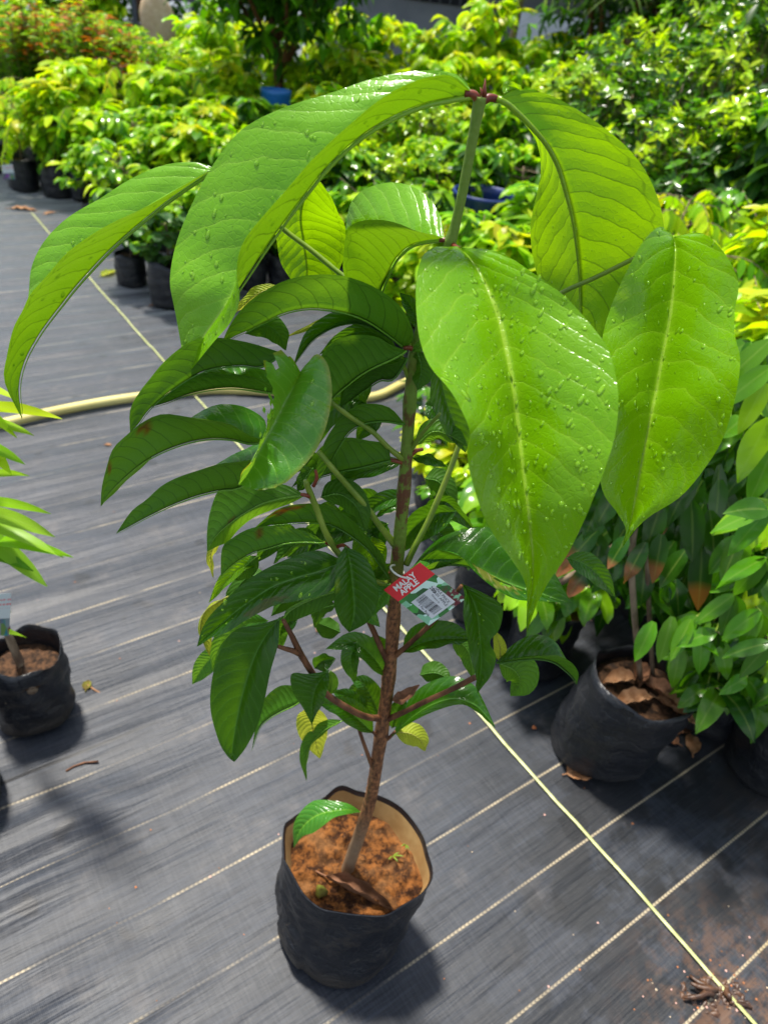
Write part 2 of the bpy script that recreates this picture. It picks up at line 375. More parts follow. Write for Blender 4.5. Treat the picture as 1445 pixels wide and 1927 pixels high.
    lc = t.mix(t.noise(us, 30, 2), (.30, .24, .15), (.44, .37, .25))
    yl = t.ramp(t.math('SUBTRACT', t.math('MULTIPLY', x, 1.0), t.math('MULTIPLY', y, .4)), .45, .75)
    lc = t.mix(t.math('MULTIPLY', yl, .8), lc, (.40, .27, .05))
    col = t.mix(line, col, lc)
    h = t.math('ADD', t.math('MULTIPLY', wv, .5), t.math('MULTIPLY', line, 2.0))
    n1 = t.bump(h, .6, .0006)
    n2 = t.bump(t.noise(t.mapping(us, scale=(2.0, 22, 1)), 1.0, 4, .55), .9, .009, n1)
    n2 = t.bump(t.noise(t.mapping(us, scale=(26, 4, 1)), 1.0, 3, .6), .3, .002, n2)
    rg = t.math('ADD', .34, t.math('MULTIPLY', streak, .28))
    rg = t.fmix(wet, rg, .4)
    return t.done(t.pbsdf(col, rg, .36, n2, Sheen_Weight=.95, Sheen_Roughness=.35))
M['mat'] = matmat()

def ridge(S, U):
    """wrinkles of the mat, running along the stitch lines"""
    h = np.zeros_like(S); g_ = np.clip((.25 - U) / .5, 0, 1) * np.clip(1.25 - abs(S - .72) * 1.6, 0, 1)
    h += g_ * (.007 * np.abs(np.sin(S * 41 + .9 * np.sin(U * 3.1))) + .004 * np.abs(np.sin(S * 97 + 1.7 * np.sin(U * 4.3 + S * 3))))
    def bump(s0, w, a, u0, u1, slope=0.0):
        e = np.clip((U - u0) / .15, 0, 1) * np.clip((u1 - U) / .15, 0, 1)
        return a * np.exp(-((S - s0 - slope * U) / w) ** 2) * e
    for s0, w, a, u0, u1, sl in ((.78, .03, .024, -1.3, .1, .02), (.90, .04, .020, -1.3, .2, .03), (.62, .045, .016, -1.0, .1, .02), (1.0, .03, .010, -1.2, .1, .01), (.50, .03, .007, -.8, .2, .02), (.80, .018, .011, -1.2, .25, .03), (.865, .02, .008, -1.2, .4, .02), (.745, .014, .009, -1.3, .15, .04), (.69, .02, .010, -1.2, .05, .0),
                                 (1.16, .016, .008, -.9, .7, .02), (1.02, .012, .005, -.9, .4, .0), (.92, .012, .006, -1.2, .2, .03), (1.55, .02, .006, -1.5, .3, .0), (2.1, .03, .007, -1.5, .6, .02),
                                 (.60, .014, .006, -.8, .1, .02), (.42, .012, .004, -.8, .3, .0), (2.45, .02, .007, -1.6, .2, .0), (3.0, .03, .008, -2, .8, .0), (.16, .012, .003, -.4, .8, .0)):
        h += bump(s0, w, a, u0, u1, sl)
    h += .006 / (1 + np.exp(-(S - SEAM) / .0022)) * np.exp(-np.clip(S - SEAM, 0, 9) / .03) * np.clip((.45 - U) / .2, 0, 1)
    h += .0025 * np.sin(S * 37 + 1.5 * np.sin(U * 2.1)) * np.clip(.3 + S * .35, 0, 1)
    return h
def build_ground():
    fx = np.concatenate([[-90, -40, -18, -9, -5, -3.4], np.arange(-2.6, 2.6, .016), [3.4, 5, 9, 18, 40, 90]])
    fy = np.concatenate([[-60, -20, -6, -2, -.6], np.arange(0.0, 5.0, .016), [6, 8, 12, 20, 40, 90, 200]])
    X, Y = np.meshgrid(fx, fy); P = np.stack([X, Y, np.zeros_like(X)], -1)
    S = P @ SD - S0; U = P @ LD
    Z = ridge(S, U)
    fade = np.clip((X + 2.6) / .3, 0, 1) * np.clip((2.6 - X) / .3, 0, 1) * np.clip(Y / .2, 0, 1) * np.clip((5 - Y) / .3, 0, 1)
    P[..., 2] = Z * fade
    ny, nx = X.shape; b = MB()
    i = np.arange(ny - 1)[:, None] * nx + np.arange(nx - 1)[None, :]
    F = np.stack([i, i + 1, i + nx + 1, i + nx], -1).reshape(-1, 4)
    b.add(P.reshape(-1, 3), [tuple(f) for f in F.tolist()])
    tag(b.build('ground', M['mat']), kind='structure')
build_ground()
def gz(x, y):
    p = np.array([x, y, 0.]); return float(ridge(np.array([p @ SD - S0]), np.array([p @ LD]))[0])

# twine pulled tight over the mat
def twine():
    a = gp(60, 402); c = gp(1500, 2020); b = MB(); n = 90; pts = []
    d = unit(c - a); w = np.array([-d[1], d[0], 0])
    V = []; F = []
    for i in range(n + 1):
        p = a + (c - a) * i / n + w * .0015 * sin(i * .7)
        z = max(0, gz(p[0], p[1])) + .004 + (.002 * sin(i * 1.3) ** 2)
        for s_, dz in ((-1, 0), (-.4, .0012), (.4, .0012), (1, 0)): V.append([p[0] + w[0] * s_ * .0034, p[1] + w[1] * s_ * .0034, z + dz])
    for i in range(n):
        for k in range(3): F.append((i * 4 + k, i * 4 + k + 1, i * 4 + 5 + k, i * 4 + 4 + k))
    b.add(V, F); o = b.build('twine', M['rope']); tag(o, 'pale green twine stretched straight across the black weed mat', 'twine')
twine()

def hose(name, pix, label, r=.0175):
    pts = [gp(x, y) + np.array([0, 0, r + .002]) for x, y in pix]; P = []
    for i in range(len(pts) - 1):
        for k in range(8):
            tt = k / 8; p0 = pts[max(0, i - 1)]; p1 = pts[i]; p2 = pts[i + 1]; p3 = pts[min(len(pts) - 1, i + 2)]
            P.append(.5 * ((2 * p1) + (-p0 + p2) * tt + (2 * p0 - 5 * p1 + 4 * p2 - p3) * tt ** 2 + (-p0 + 3 * p1 - 3 * p2 + p3) * tt ** 3))
    P.append(pts[-1]); b = MB(); b.tube(P, r, 14); tag(b.build(name, M['hose']), label, 'hose')
hose('garden_hose', [(-160, 842), (0, 808), (120, 780), (250, 757), (400, 742), (560, 748), (690, 756), (760, 728), (860, 680), (980, 625)], 'thick yellow hose lying across the black mat behind the young tree')
hose('garden_hose', [(1180, 560), (1300, 565), (1400, 548), (1500, 535)], 'thin yellow hose behind the leaves at the right edge', .012)

# ------------------------------------------------------------------ leaves of the young tree
def crom(A, n):
    A = np.asarray(A, float); m = len(A) - 1; out = []
    for i in range(n + 1):
        t = i / n * m; k = min(int(t), m - 1); t -= k
        p1 = A[k]; p2 = A[k + 1]; p0 = A[k - 1] if k > 0 else 2 * p1 - p2; p3 = A[k + 2] if k + 2 <= m else 2 * p2 - p1
        out.append(.5 * ((2 * p1) + (-p0 + p2) * t + (2 * p0 - 5 * p1 + 4 * p2 - p3) * t ** 2 + (-p0 + 3 * p1 - 3 * p2 + p3) * t ** 3))
    return np.array(out)
def onray(px, py, Mp, W, sgn):
    d = unit(ray(px, py)); v = Mp - _O; l0 = d @ v; h2 = v @ v - l0 * l0
    k = sqrt(max(0.0, W * W - h2)); return _O + d * (l0 + sgn * k)
NLEAF = 0
def leaf(parent, mat, st, near=(-1, -1), nseg=26, nh=7, bulge=.07, wave=.0, drops=0, dr=(.0006, .0022), mid=.0014, wear=(), holes=(), label=None, over=1.06, under_drops=False, ragged=None, brown=0, name='leaf'):
    """st: (Mx,My, Lx,Ly, Rx,Ry, Y) stations from base to tip; R may be None"""
    global NLEAF; NLEAF += 1; seed = NLEAF
    rows = []
    for s in st:
        if len(s) == 3: rows.append([s[0], s[1], s[0], s[1], s[0], s[1], s[2]])
        else:
            Mx, My, Lx, Ly, Rx, Ry, Y = s
            if Rx is None: Rx, Ry = Mx + .3 * (Lx - Mx), My + .3 * (Ly - My)
            rows.append([Mx, My, Lx, Ly, Rx, Ry, Y])
    C = crom(rows, nseg); G = np.zeros((nseg + 1, 2 * nh + 1, 3)); Wd = []
    for i, c in enumerate(C):
        Mp = at(c[0], c[1], c[6]); dep = (Mp - _O) @ _F
        w = max(sqrt((c[2] - c[0]) ** 2 + (c[3] - c[1]) ** 2), sqrt((c[4] - c[0]) ** 2 + (c[5] - c[1]) ** 2)) * over * dep / FPX
        Wd.append(w)
        Lp = onray(c[2], c[3], Mp, w, near[0]) if w > 1e-4 else Mp
        Rp = onray(c[4], c[5], Mp, w, near[1]) if w > 1e-4 else Mp
        G[i, 0] = Lp; G[i, nh] = Mp; G[i, 2 * nh] = Rp
    Wd = np.array(Wd)
    # soften the depth of both margins along the leaf
    for side in (0, 2 * nh):
        off = G[:, side] - G[:, nh]; dl = off @ _F; k = np.array([.25, .5, .25])
        for _ in range(3):
            dl2 = dl.copy(); dl2[1:-1] = .25 * dl[:-2] + .5 * dl[1:-1] + .25 * dl[2:]; dl = dl2
        add = dl - off @ _F
        for i in range(nseg + 1):
            rdir = unit(G[i, side] - _O); G[i, side] += rdir * add[i] / (rdir @ _F)
    T = np.zeros((nseg + 1, 3))
    for i in range(nseg + 1): T[i] = unit(G[min(i + 1, nseg), nh] - G[max(i - 1, 0), nh])
    r2 = random.Random(seed * 17); ph = [r2.uniform(0, 6.28) for _ in range(4)]
    for i in range(nseg + 1):
        for j in range(2 * nh + 1):
            if j == nh: continue
            a = abs(j - nh) / nh; E = G[i, 0] if j < nh else G[i, 2 * nh]
            if j in (0, 2 * nh): continue
            G[i, j] = G[i, nh] + (E - G[i, nh]) * a
    for i in range(nseg + 1):
        for sd_, jr in ((0, range(0, nh)), (1, range(nh + 1, 2 * nh + 1))):
            off = (G[i, 0] if sd_ == 0 else G[i, 2 * nh]) - G[i, nh]
            if np.linalg.norm(off) < 1e-5: continue
            n = unit(np.cross(T[i], off)) * (1 if sd_ == 0 else -1)
            for j in jr:
                a = abs(j - nh) / nh; tt = i / nseg
                hgt = bulge * sin(pi * min(1, a * 1.05)) * Wd[i]
                hgt += wave * a * a * sin(tt * 19 + ph[sd_] + sin(tt * 7)) * min(1, 4 * tt, 4 * (1 - tt) + .1)
                hgt += .35 * wave * sin(a * 5 + tt * 23 + ph[2]) * min(1, a * 3)
                G[i, j] = G[i, j] + n * hgt
    if ragged:
        for i in range(nseg + 1):
            for j in range(2 * nh + 1):
                a = (j - nh) / nh
                for (lo, hi, sdir) in ragged:
                    if lo <= i / nseg <= hi and a * sdir > .8: G[i, j] += (G[i, nh] - G[i, j]) * r2.uniform(0, .12)
    nj = 2 * nh + 1; U = np.zeros((nseg + 1, nj, 2)); c = np.ones((nseg + 1, nj, 4))
    for i in range(nseg + 1):
        for j in range(nj):
            u = j / (nj - 1); v = i / nseg; U[i, j] = (u, v)
            for (wu, wv, ru, rv, wc) in wear:
                q = ((u - wu) / ru) ** 2 + ((v - wv) / rv) ** 2
                if q < 1 + .5 * sin(i * 2.3 + j * 1.7): c[i, j, :3] = wc
            if brown and (j in (0, nj - 1)) : c[i, j, :3] = (2.2, .9, .8)
    F = []
    for i in range(nseg):
        for j in range(nj - 1):
            u = (j + .5) / (nj - 1); v = (i + .5) / nseg
            if any(((u - hu) / ru) ** 2 + ((v - hv) / rv) ** 2 < 1 + .45 * sin(i * 1.9 + j * 2.6) for hu, hv, ru, rv in holes): continue
            k = i * nj + j; F.append((k, k + 1, k + nj + 1, k + nj))
    b = MB(); b.add(G.reshape(-1, 3), F, U.reshape(-1, 2), c.reshape(-1, 4))
    if mid:   # raised midrib on the underside
        nn = [unit(np.cross(T[i], G[i, 0] - G[i, 2 * nh])) if Wd[i] > 1e-4 else np.zeros(3) for i in range(nseg + 1)]
        pts = [G[i, nh] - nn[i] * mid * .92 for i in range(nseg + 1)]
        b.tube(pts, [mid * (1 - .85 * i / nseg) for i in range(nseg + 1)], 6, uvx=.5)
    o = b.build(name, mat, parent)
    if label: o['label'] = label
    if drops:
        db = MB(); dens = Wd / Wd.sum(); rr = np.random.default_rng(seed)
        for _ in range(drops):
            i = int(rr.choice(nseg + 1, p=dens)); i = min(max(i, 1), nseg - 1); fi = rr.random(); fj = rr.uniform(.4, 2 * nh - .4)
            j = int(fj); fj -= j
            p = (G[i, j] * (1 - fj) + G[i, j + 1] * fj) * (1 - fi) + (G[i + 1, j] * (1 - fj) + G[i + 1, j + 1] * fj) * fi
            e1 = G[i, j + 1] - G[i, j]; e2 = G[i + 1, j] - G[i, j]; n = unit(np.cross(e1, e2))
            if under_drops: n = -n
            g = np.array([0, 0, -1.]) - n * (-n[2]); g = unit(g) if np.linalg.norm(g) > .05 else unit(e2); sx = np.cross(n, g)
            r = dr[0] + (dr[1] - dr[0]) * rr.random() ** 3.2; el = 1 + rr.random() ** 2 * (.9 if r > .0010 else .5); V = []; Fq = []
            ns = 10; nr = 4; hh = .5 if r > .0012 else .6
            for q in range(nr):
                th = q / nr * pi / 2
                for s_ in range(ns):
                    an = 2 * pi * s_ / ns; tear = 1 + (.45 * max(0, cos(an + pi)) if el > 1.35 else 0)
                    V.append(p + (g * cos(an) * el * tear + sx * sin(an)) * r * cos(th) + n * (r * hh * sin(th) + .00002))
            V.append(p + n * r * hh)
            for q in range(nr - 1):
                for s_ in range(ns): Fq.append((q * ns + s_, q * ns + (s_ + 1) % ns, (q + 1) * ns + (s_ + 1) % ns, (q + 1) * ns + s_))
            for s_ in range(ns): Fq.append(((nr - 1) * ns + s_, (nr - 1) * ns + (s_ + 1) % ns, nr * ns))
            db.add(V, Fq)
        d_ = db.build('water_droplets', M['water'], o); d_['kind'] = 'stuff'
    return o

PROF = [(0, .0), (.06, .42), (.16, .78), (.3, .98), (.45, 1.0), (.6, .92), (.75, .70), (.87, .40), (.94, .16), (1, 0)]
def prof(t):
    for (a, x), (b, y) in zip(PROF, PROF[1:]):
        if t <= b: return x + (y - x) * (t - a) / (b - a)
    return 0
def leafS(parent, mat, mid, wl, wr, seen='T', **kw):
    """mid: (x,y,Y) midrib; wl, wr: offset to the left / right hand of travel as the picture shows it"""
    n = 9; C = crom(mid, n * 2)[::2] if len(mid) > 2 else crom(mid, n)
    st = []
    for i in range(len(C)):
        t = i / (len(C) - 1)
        if i in (0, len(C) - 1): st.append((C[i][0], C[i][1], C[i][2])); continue
        d = C[min(i + 1, len(C) - 1)][:2] - C[i - 1][:2]; d = d / max(1e-6, np.hypot(*d)); nl = np.array([d[1], -d[0]]); p = prof(t)
        a = C[i][:2] + nl * wl * p; c = C[i][:2] - nl * wr * p
        if seen == 'U': a, c = c, a
        st.append((C[i][0], C[i][1], a[0], a[1], c[0], c[1], C[i][2]))
    kw.setdefault('near', (-1, -1) if seen == 'T' else (1, 1)); kw.setdefault('nseg', 18); kw.setdefault('nh', 4); kw.setdefault('mid', .0008); kw.setdefault('wave', .0012)
    return leaf(parent, mat, st, **kw)
def nearU(parent, mat, pts, Y0, Y1, side='L', **kw):
    """half leaf seen from below: pts = (Mx,My, Lx,Ly[,Rx,Ry]) ; first and last are points"""
    st = []; n = len(pts) - 1
    for i, p in enumerate(pts):
        Y = Y0 + (Y1 - Y0) * i / n
        if len(p) == 2: st.append((p[0], p[1], Y))
        elif len(p) == 4: st.append((p[0], p[1], p[2], p[3], None, None, Y))
        else: st.append(tuple(p) + (Y,))
    kw.setdefault('near', (-1, 1)); kw.setdefault('mid', .0011); kw.setdefault('wave', .0010); kw.setdefault('nseg', 22); kw.setdefault('nh', 5)
    return leaf(parent, mat, st, **kw)
# ------------------------------------------------------------------ the young tree in the middle
tree = empty('young_fruit_tree', (0.02, .63, 0), 0, 'tall young fruit tree with huge wet bright green top leaves, growing in a black bag of orange soil', 'potted tree')
BASE = np.array([.02, .63, 0])
class TreeParent: pass
def reparent_fix(o):
    o.matrix_parent_inverse = Matrix.Translation((-BASE[0], -BASE[1], 0)); return o
_build = MB.build
def build2(s, name, mats, parent=None, smooth=True, loc=None):
    o = _build(s, name, mats, parent, smooth, loc)
    if parent is tree: reparent_fix(o)
    return o
MB.build = build2

def hero_bag():
    rim = [(533, 1617, .245), (533, 1560, .255), (548, 1540, .255), (604, 1504, .250), (639, 1478, .262), (674, 1488, .252), (715, 1497, .250), (757, 1521, .250), (793, 1567, .248), (806, 1606, .245),
           (815, 1648, .238), (796, 1681, .226), (757, 1706, .222), (724, 1724, .220), (674, 1723, .220), (635, 1718, .220), (602, 1710, .222), (571, 1684, .228), (550, 1648, .238)]
    R = np.array([gp(x, y, z) for x, y, z in rim]); n = 96; R = crom(np.vstack([R, R[:1]]), n)[:-1]
    c = R.mean(0); ang = np.arctan2(R[:, 1] - c[1], R[:, 0] - c[0])
    bc = np.array([.018, .628, 0]); r2 = random.Random(3)
    rows = []; prof_ = [(0, 1.0), (.03, 1.0), (.12, .985), (.3, .99), (.5, 1.0), (.72, 1.01), (.88, 1.0), (.96, .97), (1, .9)]
    V = []; m = 30
    for i in range(m + 1):
        t = i / m
        for k in range(n):
            a = ang[k]; Bp = bc + np.array([cos(a), sin(a), 0]) * .103 * (1 + .05 * cos(2 * a + 1) + .03 * sin(3 * a))
            if -2.9 < a < -2.2 or a > 2.9: Bp = Bp + np.array([cos(a), sin(a), 0]) * .006
            p = R[k] * (1 - t) + Bp * t
            out = np.array([cos(a), sin(a), 0])
            wr = .0028 * sin(a * 5 + t * 9) * sin(pi * t) + .002 * sin(a * 11 - t * 14 + 1) * sin(pi * t) + .0016 * sin(t * 60 + 3 * sin(a * 3)) * sin(pi * t) ** .5 * (0.5 + .5 * sin(a * 2 + .5))
            low = .006 * sin(pi * min(1, max(0, (t - .5) / .5)))
            p = p + out * (wr + low)
            if t > .93: p = p - out * .022 * ((t - .93) / .07) ** 2; 
            V.append(p)
    F = [(i * n + k, (i + 1) * n + k, (i + 1) * n + (k + 1) % n, i * n + (k + 1) % n) for i in range(m) for k in range(n)]
    F.append(tuple(m * n + k for k in range(n)))
    b = MB(); b.add(V, F, mi=0)
    V = []                                                        # inner wall, stained by soil, folded over the rim
    for i in range(9):
        t = i / 8
        for k in range(n):
            a = ang[k]; out = np.array([cos(a), sin(a), 0])
            V.append(R[k] * 1.0 - out * (.0022 + .020 * t) - np.array([0, 0, .075 * t]) + np.array([0, 0, .0006 * (i == 0)]))
    F = [(i * n + k, i * n + (k + 1) % n, (i + 1) * n + (k + 1) % n, (i + 1) * n + k) for i in range(1, 8) for k in range(n)]
    b.add(V, F, mi=1); b.add(V, [(k, (k + 1) % n, n + (k + 1) % n, n + k) for k in range(n)], mi=0)
    V = list(R) + [R[k] - np.array([cos(ang[k]), sin(ang[k]), 0]) * .0014 + np.array([0, 0, .0006]) for k in range(n)]
    b.add(V, [(k, (k + 1) % n, n + (k + 1) % n, n + k) for k in range(n)], mi=0)
    b.build('grow_bag', [M['bagdusty'], M['baginner']], tree)
    # soil
    b = MB(); V = [c * [1, 1, 0] + [0, 0, .198]]; F = []; nr = 46; rs = np.random.default_rng(5)
    dirs = rs.uniform(-1, 1, (60, 2)); fr = rs.uniform(20, 260, 60); phs = rs.uniform(0, 6.28, 60)
    def hz(x, y):
        h = 0
        for d, f, p_ in zip(dirs, fr, phs): h += sin((d[0] * x + d[1] * y) * f + p_) * .055 / f
        return h
    clods = [(rs.uniform(-.1, .1), rs.uniform(-.1, .1), rs.uniform(.002, .009)) for _ in range(420)]
    for i in range(1, nr + 1):
        for k in range(n):
            q = c + (R[k] - c) * (i / nr) * .965; x, y = q[0], q[1]
            z = .199 + hz(x, y) + .004 * (1 - (i / nr) ** 2) - (.006 if i > nr - 3 else 0)
            for cx, cy, cr in clods:
                dd = ((x - c[0] - cx) ** 2 + (y - c[1] - cy) ** 2) / cr ** 2
                if dd < 1: z += cr * .55 * sqrt(1 - dd)
            V.append([x, y, z])
    for k in range(n): F.append((0, 1 + k, 1 + (k + 1) % n))
    for i in range(nr - 1):
        for k in range(n):
            a0 = 1 + i * n + k; a1 = 1 + i * n + (k + 1) % n; F.append((a0, a0 + n, a1 + n, a1))
    b.add(V, F); b.build('soil', M['soil'], tree)
hero_bag()

def limb(name, pts, rads, mat, n=12, rough=.06, lab=None, knots=()):
    P = crom([list(p) for p in pts], max(16, 7 * len(pts))); Q = [at(p[0], p[1], p[2]) for p in P]
    rr = np.interp(np.linspace(0, 1, len(Q)), np.linspace(0, 1, len(rads)), rads)
    for kt, amp in knots:
        for i in range(len(rr)): rr[i] *= 1 + amp * math.exp(-((i / (len(rr) - 1) - kt) / .012) ** 2)
    b = MB(); b.tube(Q, list(rr), n, rough=rough); o = b.build(name, mat, tree)
    if lab: o['label'] = lab
    return o
limb('stem', [(650, 1650, .632), (662, 1612, .632), (680, 1560, .632), (698, 1500, .635), (708, 1440, .637), (722, 1350, .64), (733, 1260, .64), (741, 1160, .64), (745, 1080, .64), (755, 980, .64), (764, 870, .64), (771, 760, .64), (780, 670, .64), (800, 590, .64), (825, 510, .64),
              (848, 452, .64), (862, 400, .64), (880, 310, .64), (893, 240, .64), (904, 182, .64)],
     [.0115, .0102, .0100, .0095, .0092, .0088, .0084, .0080, .0076, .0070, .0064, .0058, .0054, .005, .0048, .0045, .0041, .0040, .0042, .0052], M['stem'], 16, .07,
     knots=((.245, .14), (.31, .12), (.36, .12), (.42, .16), (.5, .15), (.58, .2), (.63, .2), (.79, .2)))
BR = [
 ('b1', [(762, 866, .64), (735, 846, .63), (700, 812, .62), (660, 785, .61), (625, 758, .60), (596, 730, .58), (567, 703, .56)], [.0038, .0026, .0025, .0024, .0022, .002], 'petiole'),
 ('b2', [(742, 1024, .64), (715, 990, .63), (690, 955, .62), (655, 915, .61), (628, 884, .60), (600, 850, .60)], [.0044, .0034, .0032, .003, .003, .0026], 'petiole'),
 ('b3', [(764, 1062, .645), (780, 1030, .65), (806, 980, .66), (832, 920, .67), (855, 862, .68), (880, 790, .69), (930, 680, .69), (985, 600, .69), (1055, 552, .69), (1120, 522, .69), (1185, 490, .69), (1235, 466, .69), (1266, 444, .69)], [.0042, .0036, .0034, .003, .0028, .0025, .0023, .0022, .0022, .002], 'petiole'),
 ('b4', [(738, 1140, .64), (700, 1100, .63), (660, 1065, .61), (632, 1035, .60), (612, 1000, .59), (597, 960, .59), (583, 926, .585), (575, 905, .58)], [.0042, .0036, .0034, .0036, .0032, .0032, .0032, .0026], 'petiole'),
 ('b5', [(722, 1352, .64), (690, 1349, .62), (657, 1334, .60), (612, 1304, .59), (590, 1270, .585), (566, 1231, .58), (550, 1198, .57), (533, 1166, .57)], [.0050, .0044, .0042, .0040, .0040, .0040, .0032, .0022], 'bark'),
 ('b5b', [(567, 1232, .58), (552, 1225, .57), (538, 1221, .565), (522, 1216, .56)], [.0036, .0030, .0022], 'bark'),
 ('b6', [(728, 1354, .64), (760, 1340, .62), (800, 1320, .61), (850, 1297, .60), (893, 1275, .59)], [.0044, .0036, .0034, .0033, .0036], 'bark'),
 ('b7', [(738, 1238, .64), (758, 1222, .63), (785, 1198, .62), (812, 1172, .61), (840, 1140, .60), (868, 1102, .59)], [.0042, .0032, .0030, .003, .0028, .002], 'bark'),
 ('b8', [(703, 1450, .637), (692, 1420, .63), (678, 1380, .63), (668, 1345, .63)], [.0034, .0026, .0024], 'bark'),
 ('b9', [(732, 1250, .64), (718, 1222, .63), (704, 1190, .63), (690, 1160, .62), (676, 1120, .62)], [.0042, .0036, .0036, .003, .0024], 'bark'),
 ('b10', [(782, 665, .64), (765, 640, .64), (720, 580, .65), (680, 545, .66), (640, 515, .67), (585, 470, .68), (530, 428, .685), (465, 365, .68), (405, 318, .67)], [.0030, .0024, .0024, .0024, .0023, .0021], 'petiole'),
 ('b11', [(772, 848, .64), (795, 815, .63), (828, 778, .62)], [.0028, .002, .0016], 'petiole'),
 ('b12', [(772, 720, .64), (760, 690, .635), (756, 668, .63)], [.0026, .002, .0016], 'petiole'),
 ('b13', [(736, 1095, .64), (722, 1098, .63), (705, 1092, .62), (690, 1080, .61)], [.004, .003, .0024], 'petiole'),
 ('b14', [(722, 1395, .64), (712, 1388, .635), (702, 1378, .63)], [.004, .0026, .002], 'bark'),
 ('b15', [(712, 1398, .64), (730, 1390, .64), (744, 1376, .635)], [.004, .0026, .002], 'bark'),
]
for nm, pts, rads, mt in BR: limb('branch', pts, rads, M[mt], 10)
# short red-brown petiole joints where the leaf stalks meet the wood
for pts, r in ([[(900, 190, .640), (890, 178, .638), (874, 176, .636)], .0042], [[(908, 190, .640), (922, 184, .642), (940, 188, .645)], .0042], [[(846, 458, .640), (838, 452, .64), (826, 452, .64)], .003],
               [[(850, 458, .64), (856, 464, .632), (862, 468, .625)], .003], [[(765, 872, .64), (748, 868, .635), (730, 864, .63)], .0032], [[(782, 664, .64), (772, 655, .635), (760, 655, .63)], .0032],
               [[(768, 866, .64), (780, 850, .64), (796, 845, .64)], .003], [[(583, 935, .585), (576, 932, .58), (566, 930, .58)], .0026], [[(636, 1036, .60), (624, 1028, .6), (610, 1020, .595)], .0022],
               [[(632, 1030, .60), (645, 1026, .595), (656, 1032, .585)], .0026], [[(740, 1090, .64), (735, 1085, .638), (730, 1078, .635)], .003], [[(590, 915, .585), (596, 900, .585), (594, 885, .585)], .0024]):
    limb('leaf_joint', pts, [r * .8, r * .75, r * .6], M['redjoint'], 10)
b = MB(); P = [at(911, 182, .64), at(911, 168, .64), at(913, 148, .64)]; b.tube(P, [.0022, .0016, .0002], 8)
P = [at(905, 180, .638), at(906, 172, .638), at(903, 164, .638)]; b.tube(P, [.0014, .001, .0002], 6)
b.build('bud', M['redjoint'], tree)

Y_, MT, MD, YL = M['young'], M['mature'], M['mid'], M['yellow']
def s4(ox, oy, k, L): # crop coordinates -> photo
    return [tuple((ox if i % 2 == 0 else oy) + v * k for i, v in enumerate(r)) for r in L]
# A: big arching leaf, top left
A = s4(300, 100, .4152, [(1424, 184), (1330, 200, 1330, 103, 1355, 103), (1200, 228, 1200, 122, 1180, 85), (1050, 290, 1010, 210, 960, 108), (900, 385, 850, 320, 760, 178), (760, 515, 700, 460, 560, 252), (640, 665, 570, 615, 380, 352),
    (540, 800, 460, 750, 245, 510), (470, 900, 390, 870, 140, 700), (405, 1000, 358, 1000, 72, 865), (330, 1110, 352, 1110, 48, 1020), (240, 1230, 310, 1235, 70, 1150), (170, 1340, 225, 1345, 88, 1260), (125, 1460)])
Ys = [.638, .636, .634, .63, .625, .62, .615, .61, .605, .60, .59, .585, .58, .58]
leaf(tree, M['arch'], [tuple(p) + (y,) for p, y in zip(A, Ys)], near=(-1, 1), nseg=48, nh=10, bulge=.05, wave=.0022, drops=200, dr=(.0005, .0024), mid=.0022, label='largest arching leaf at top left, folded with its pale underside edge up')
# B: hero leaf hanging to the front
B = s4(750, 440, .3943, [(285, 62), (335, 112, 470, 82, 175, 56), (390, 190, 640, 186, 108, 120), (440, 295, 790, 296, 78, 250), (478, 400, 905, 420, 82, 370), (503, 510, 985, 530, 112, 500), (525, 620, 1020, 640, 165, 625), (545, 740, 1042, 760, 245, 735),
    (560, 860, 1043, 870, 300, 850), (572, 970, 1028, 980, 332, 950), (585, 1070, 1005, 1070, 316, 1050), (600, 1190, 968, 1180, 338, 1170), (617, 1320, 915, 1300, 395, 1320), (630, 1440, 858, 1420, 465, 1440), (640, 1560, 795, 1545, 545, 1560),
    (636, 1680, 710, 1670, 600, 1670), (622, 1790, 652, 1790, 610, 1790), (612, 1900)])
Ys = list(np.interp(range(18), [0, 3, 7, 12, 17], [.632, .575, .515, .455, .425]))
leaf(tree, Y_, [tuple(p) + (y,) for p, y in zip(B, Ys)], near=(-1, -1), nseg=60, nh=12, bulge=.06, wave=.0028, drops=640, dr=(.0004, .0024), mid=.0022, over=1.04, label='broad bright leaf hanging to the front, dripping with large water drops')
# C: right top leaf seen from below, sun shining through
Cc = s4(960, 130, .3356, [(-75, 165), (0, 212, 25, 245, 40, 112), (100, 300, 128, 360, 240, 152), (200, 410, 155, 480, 430, 262), (270, 540, 160, 610, 610, 400), (315, 690, 140, 760, 745, 560), (350, 830, 122, 900, 838, 760), (372, 980, 120, 1040, 868, 940), (387, 1130, 150, 1180, 825, 1130), (395, 1290, 230, 1320, 700, 1340), (400, 1430, 320, 1440, 540, 1500), (420, 1570)])
Ys = list(np.interp(range(12), [0, 4, 8, 11], [.642, .68, .70, .69]))
leaf(tree, Y_, [tuple(p) + (y,) for p, y in zip(Cc, Ys)], near=(1, 1), nseg=44, nh=10, bulge=.07, wave=.002, drops=60, dr=(.0006, .0018), mid=.0026, under_drops=True, label='large leaf at top right seen from below, glowing yellow green')
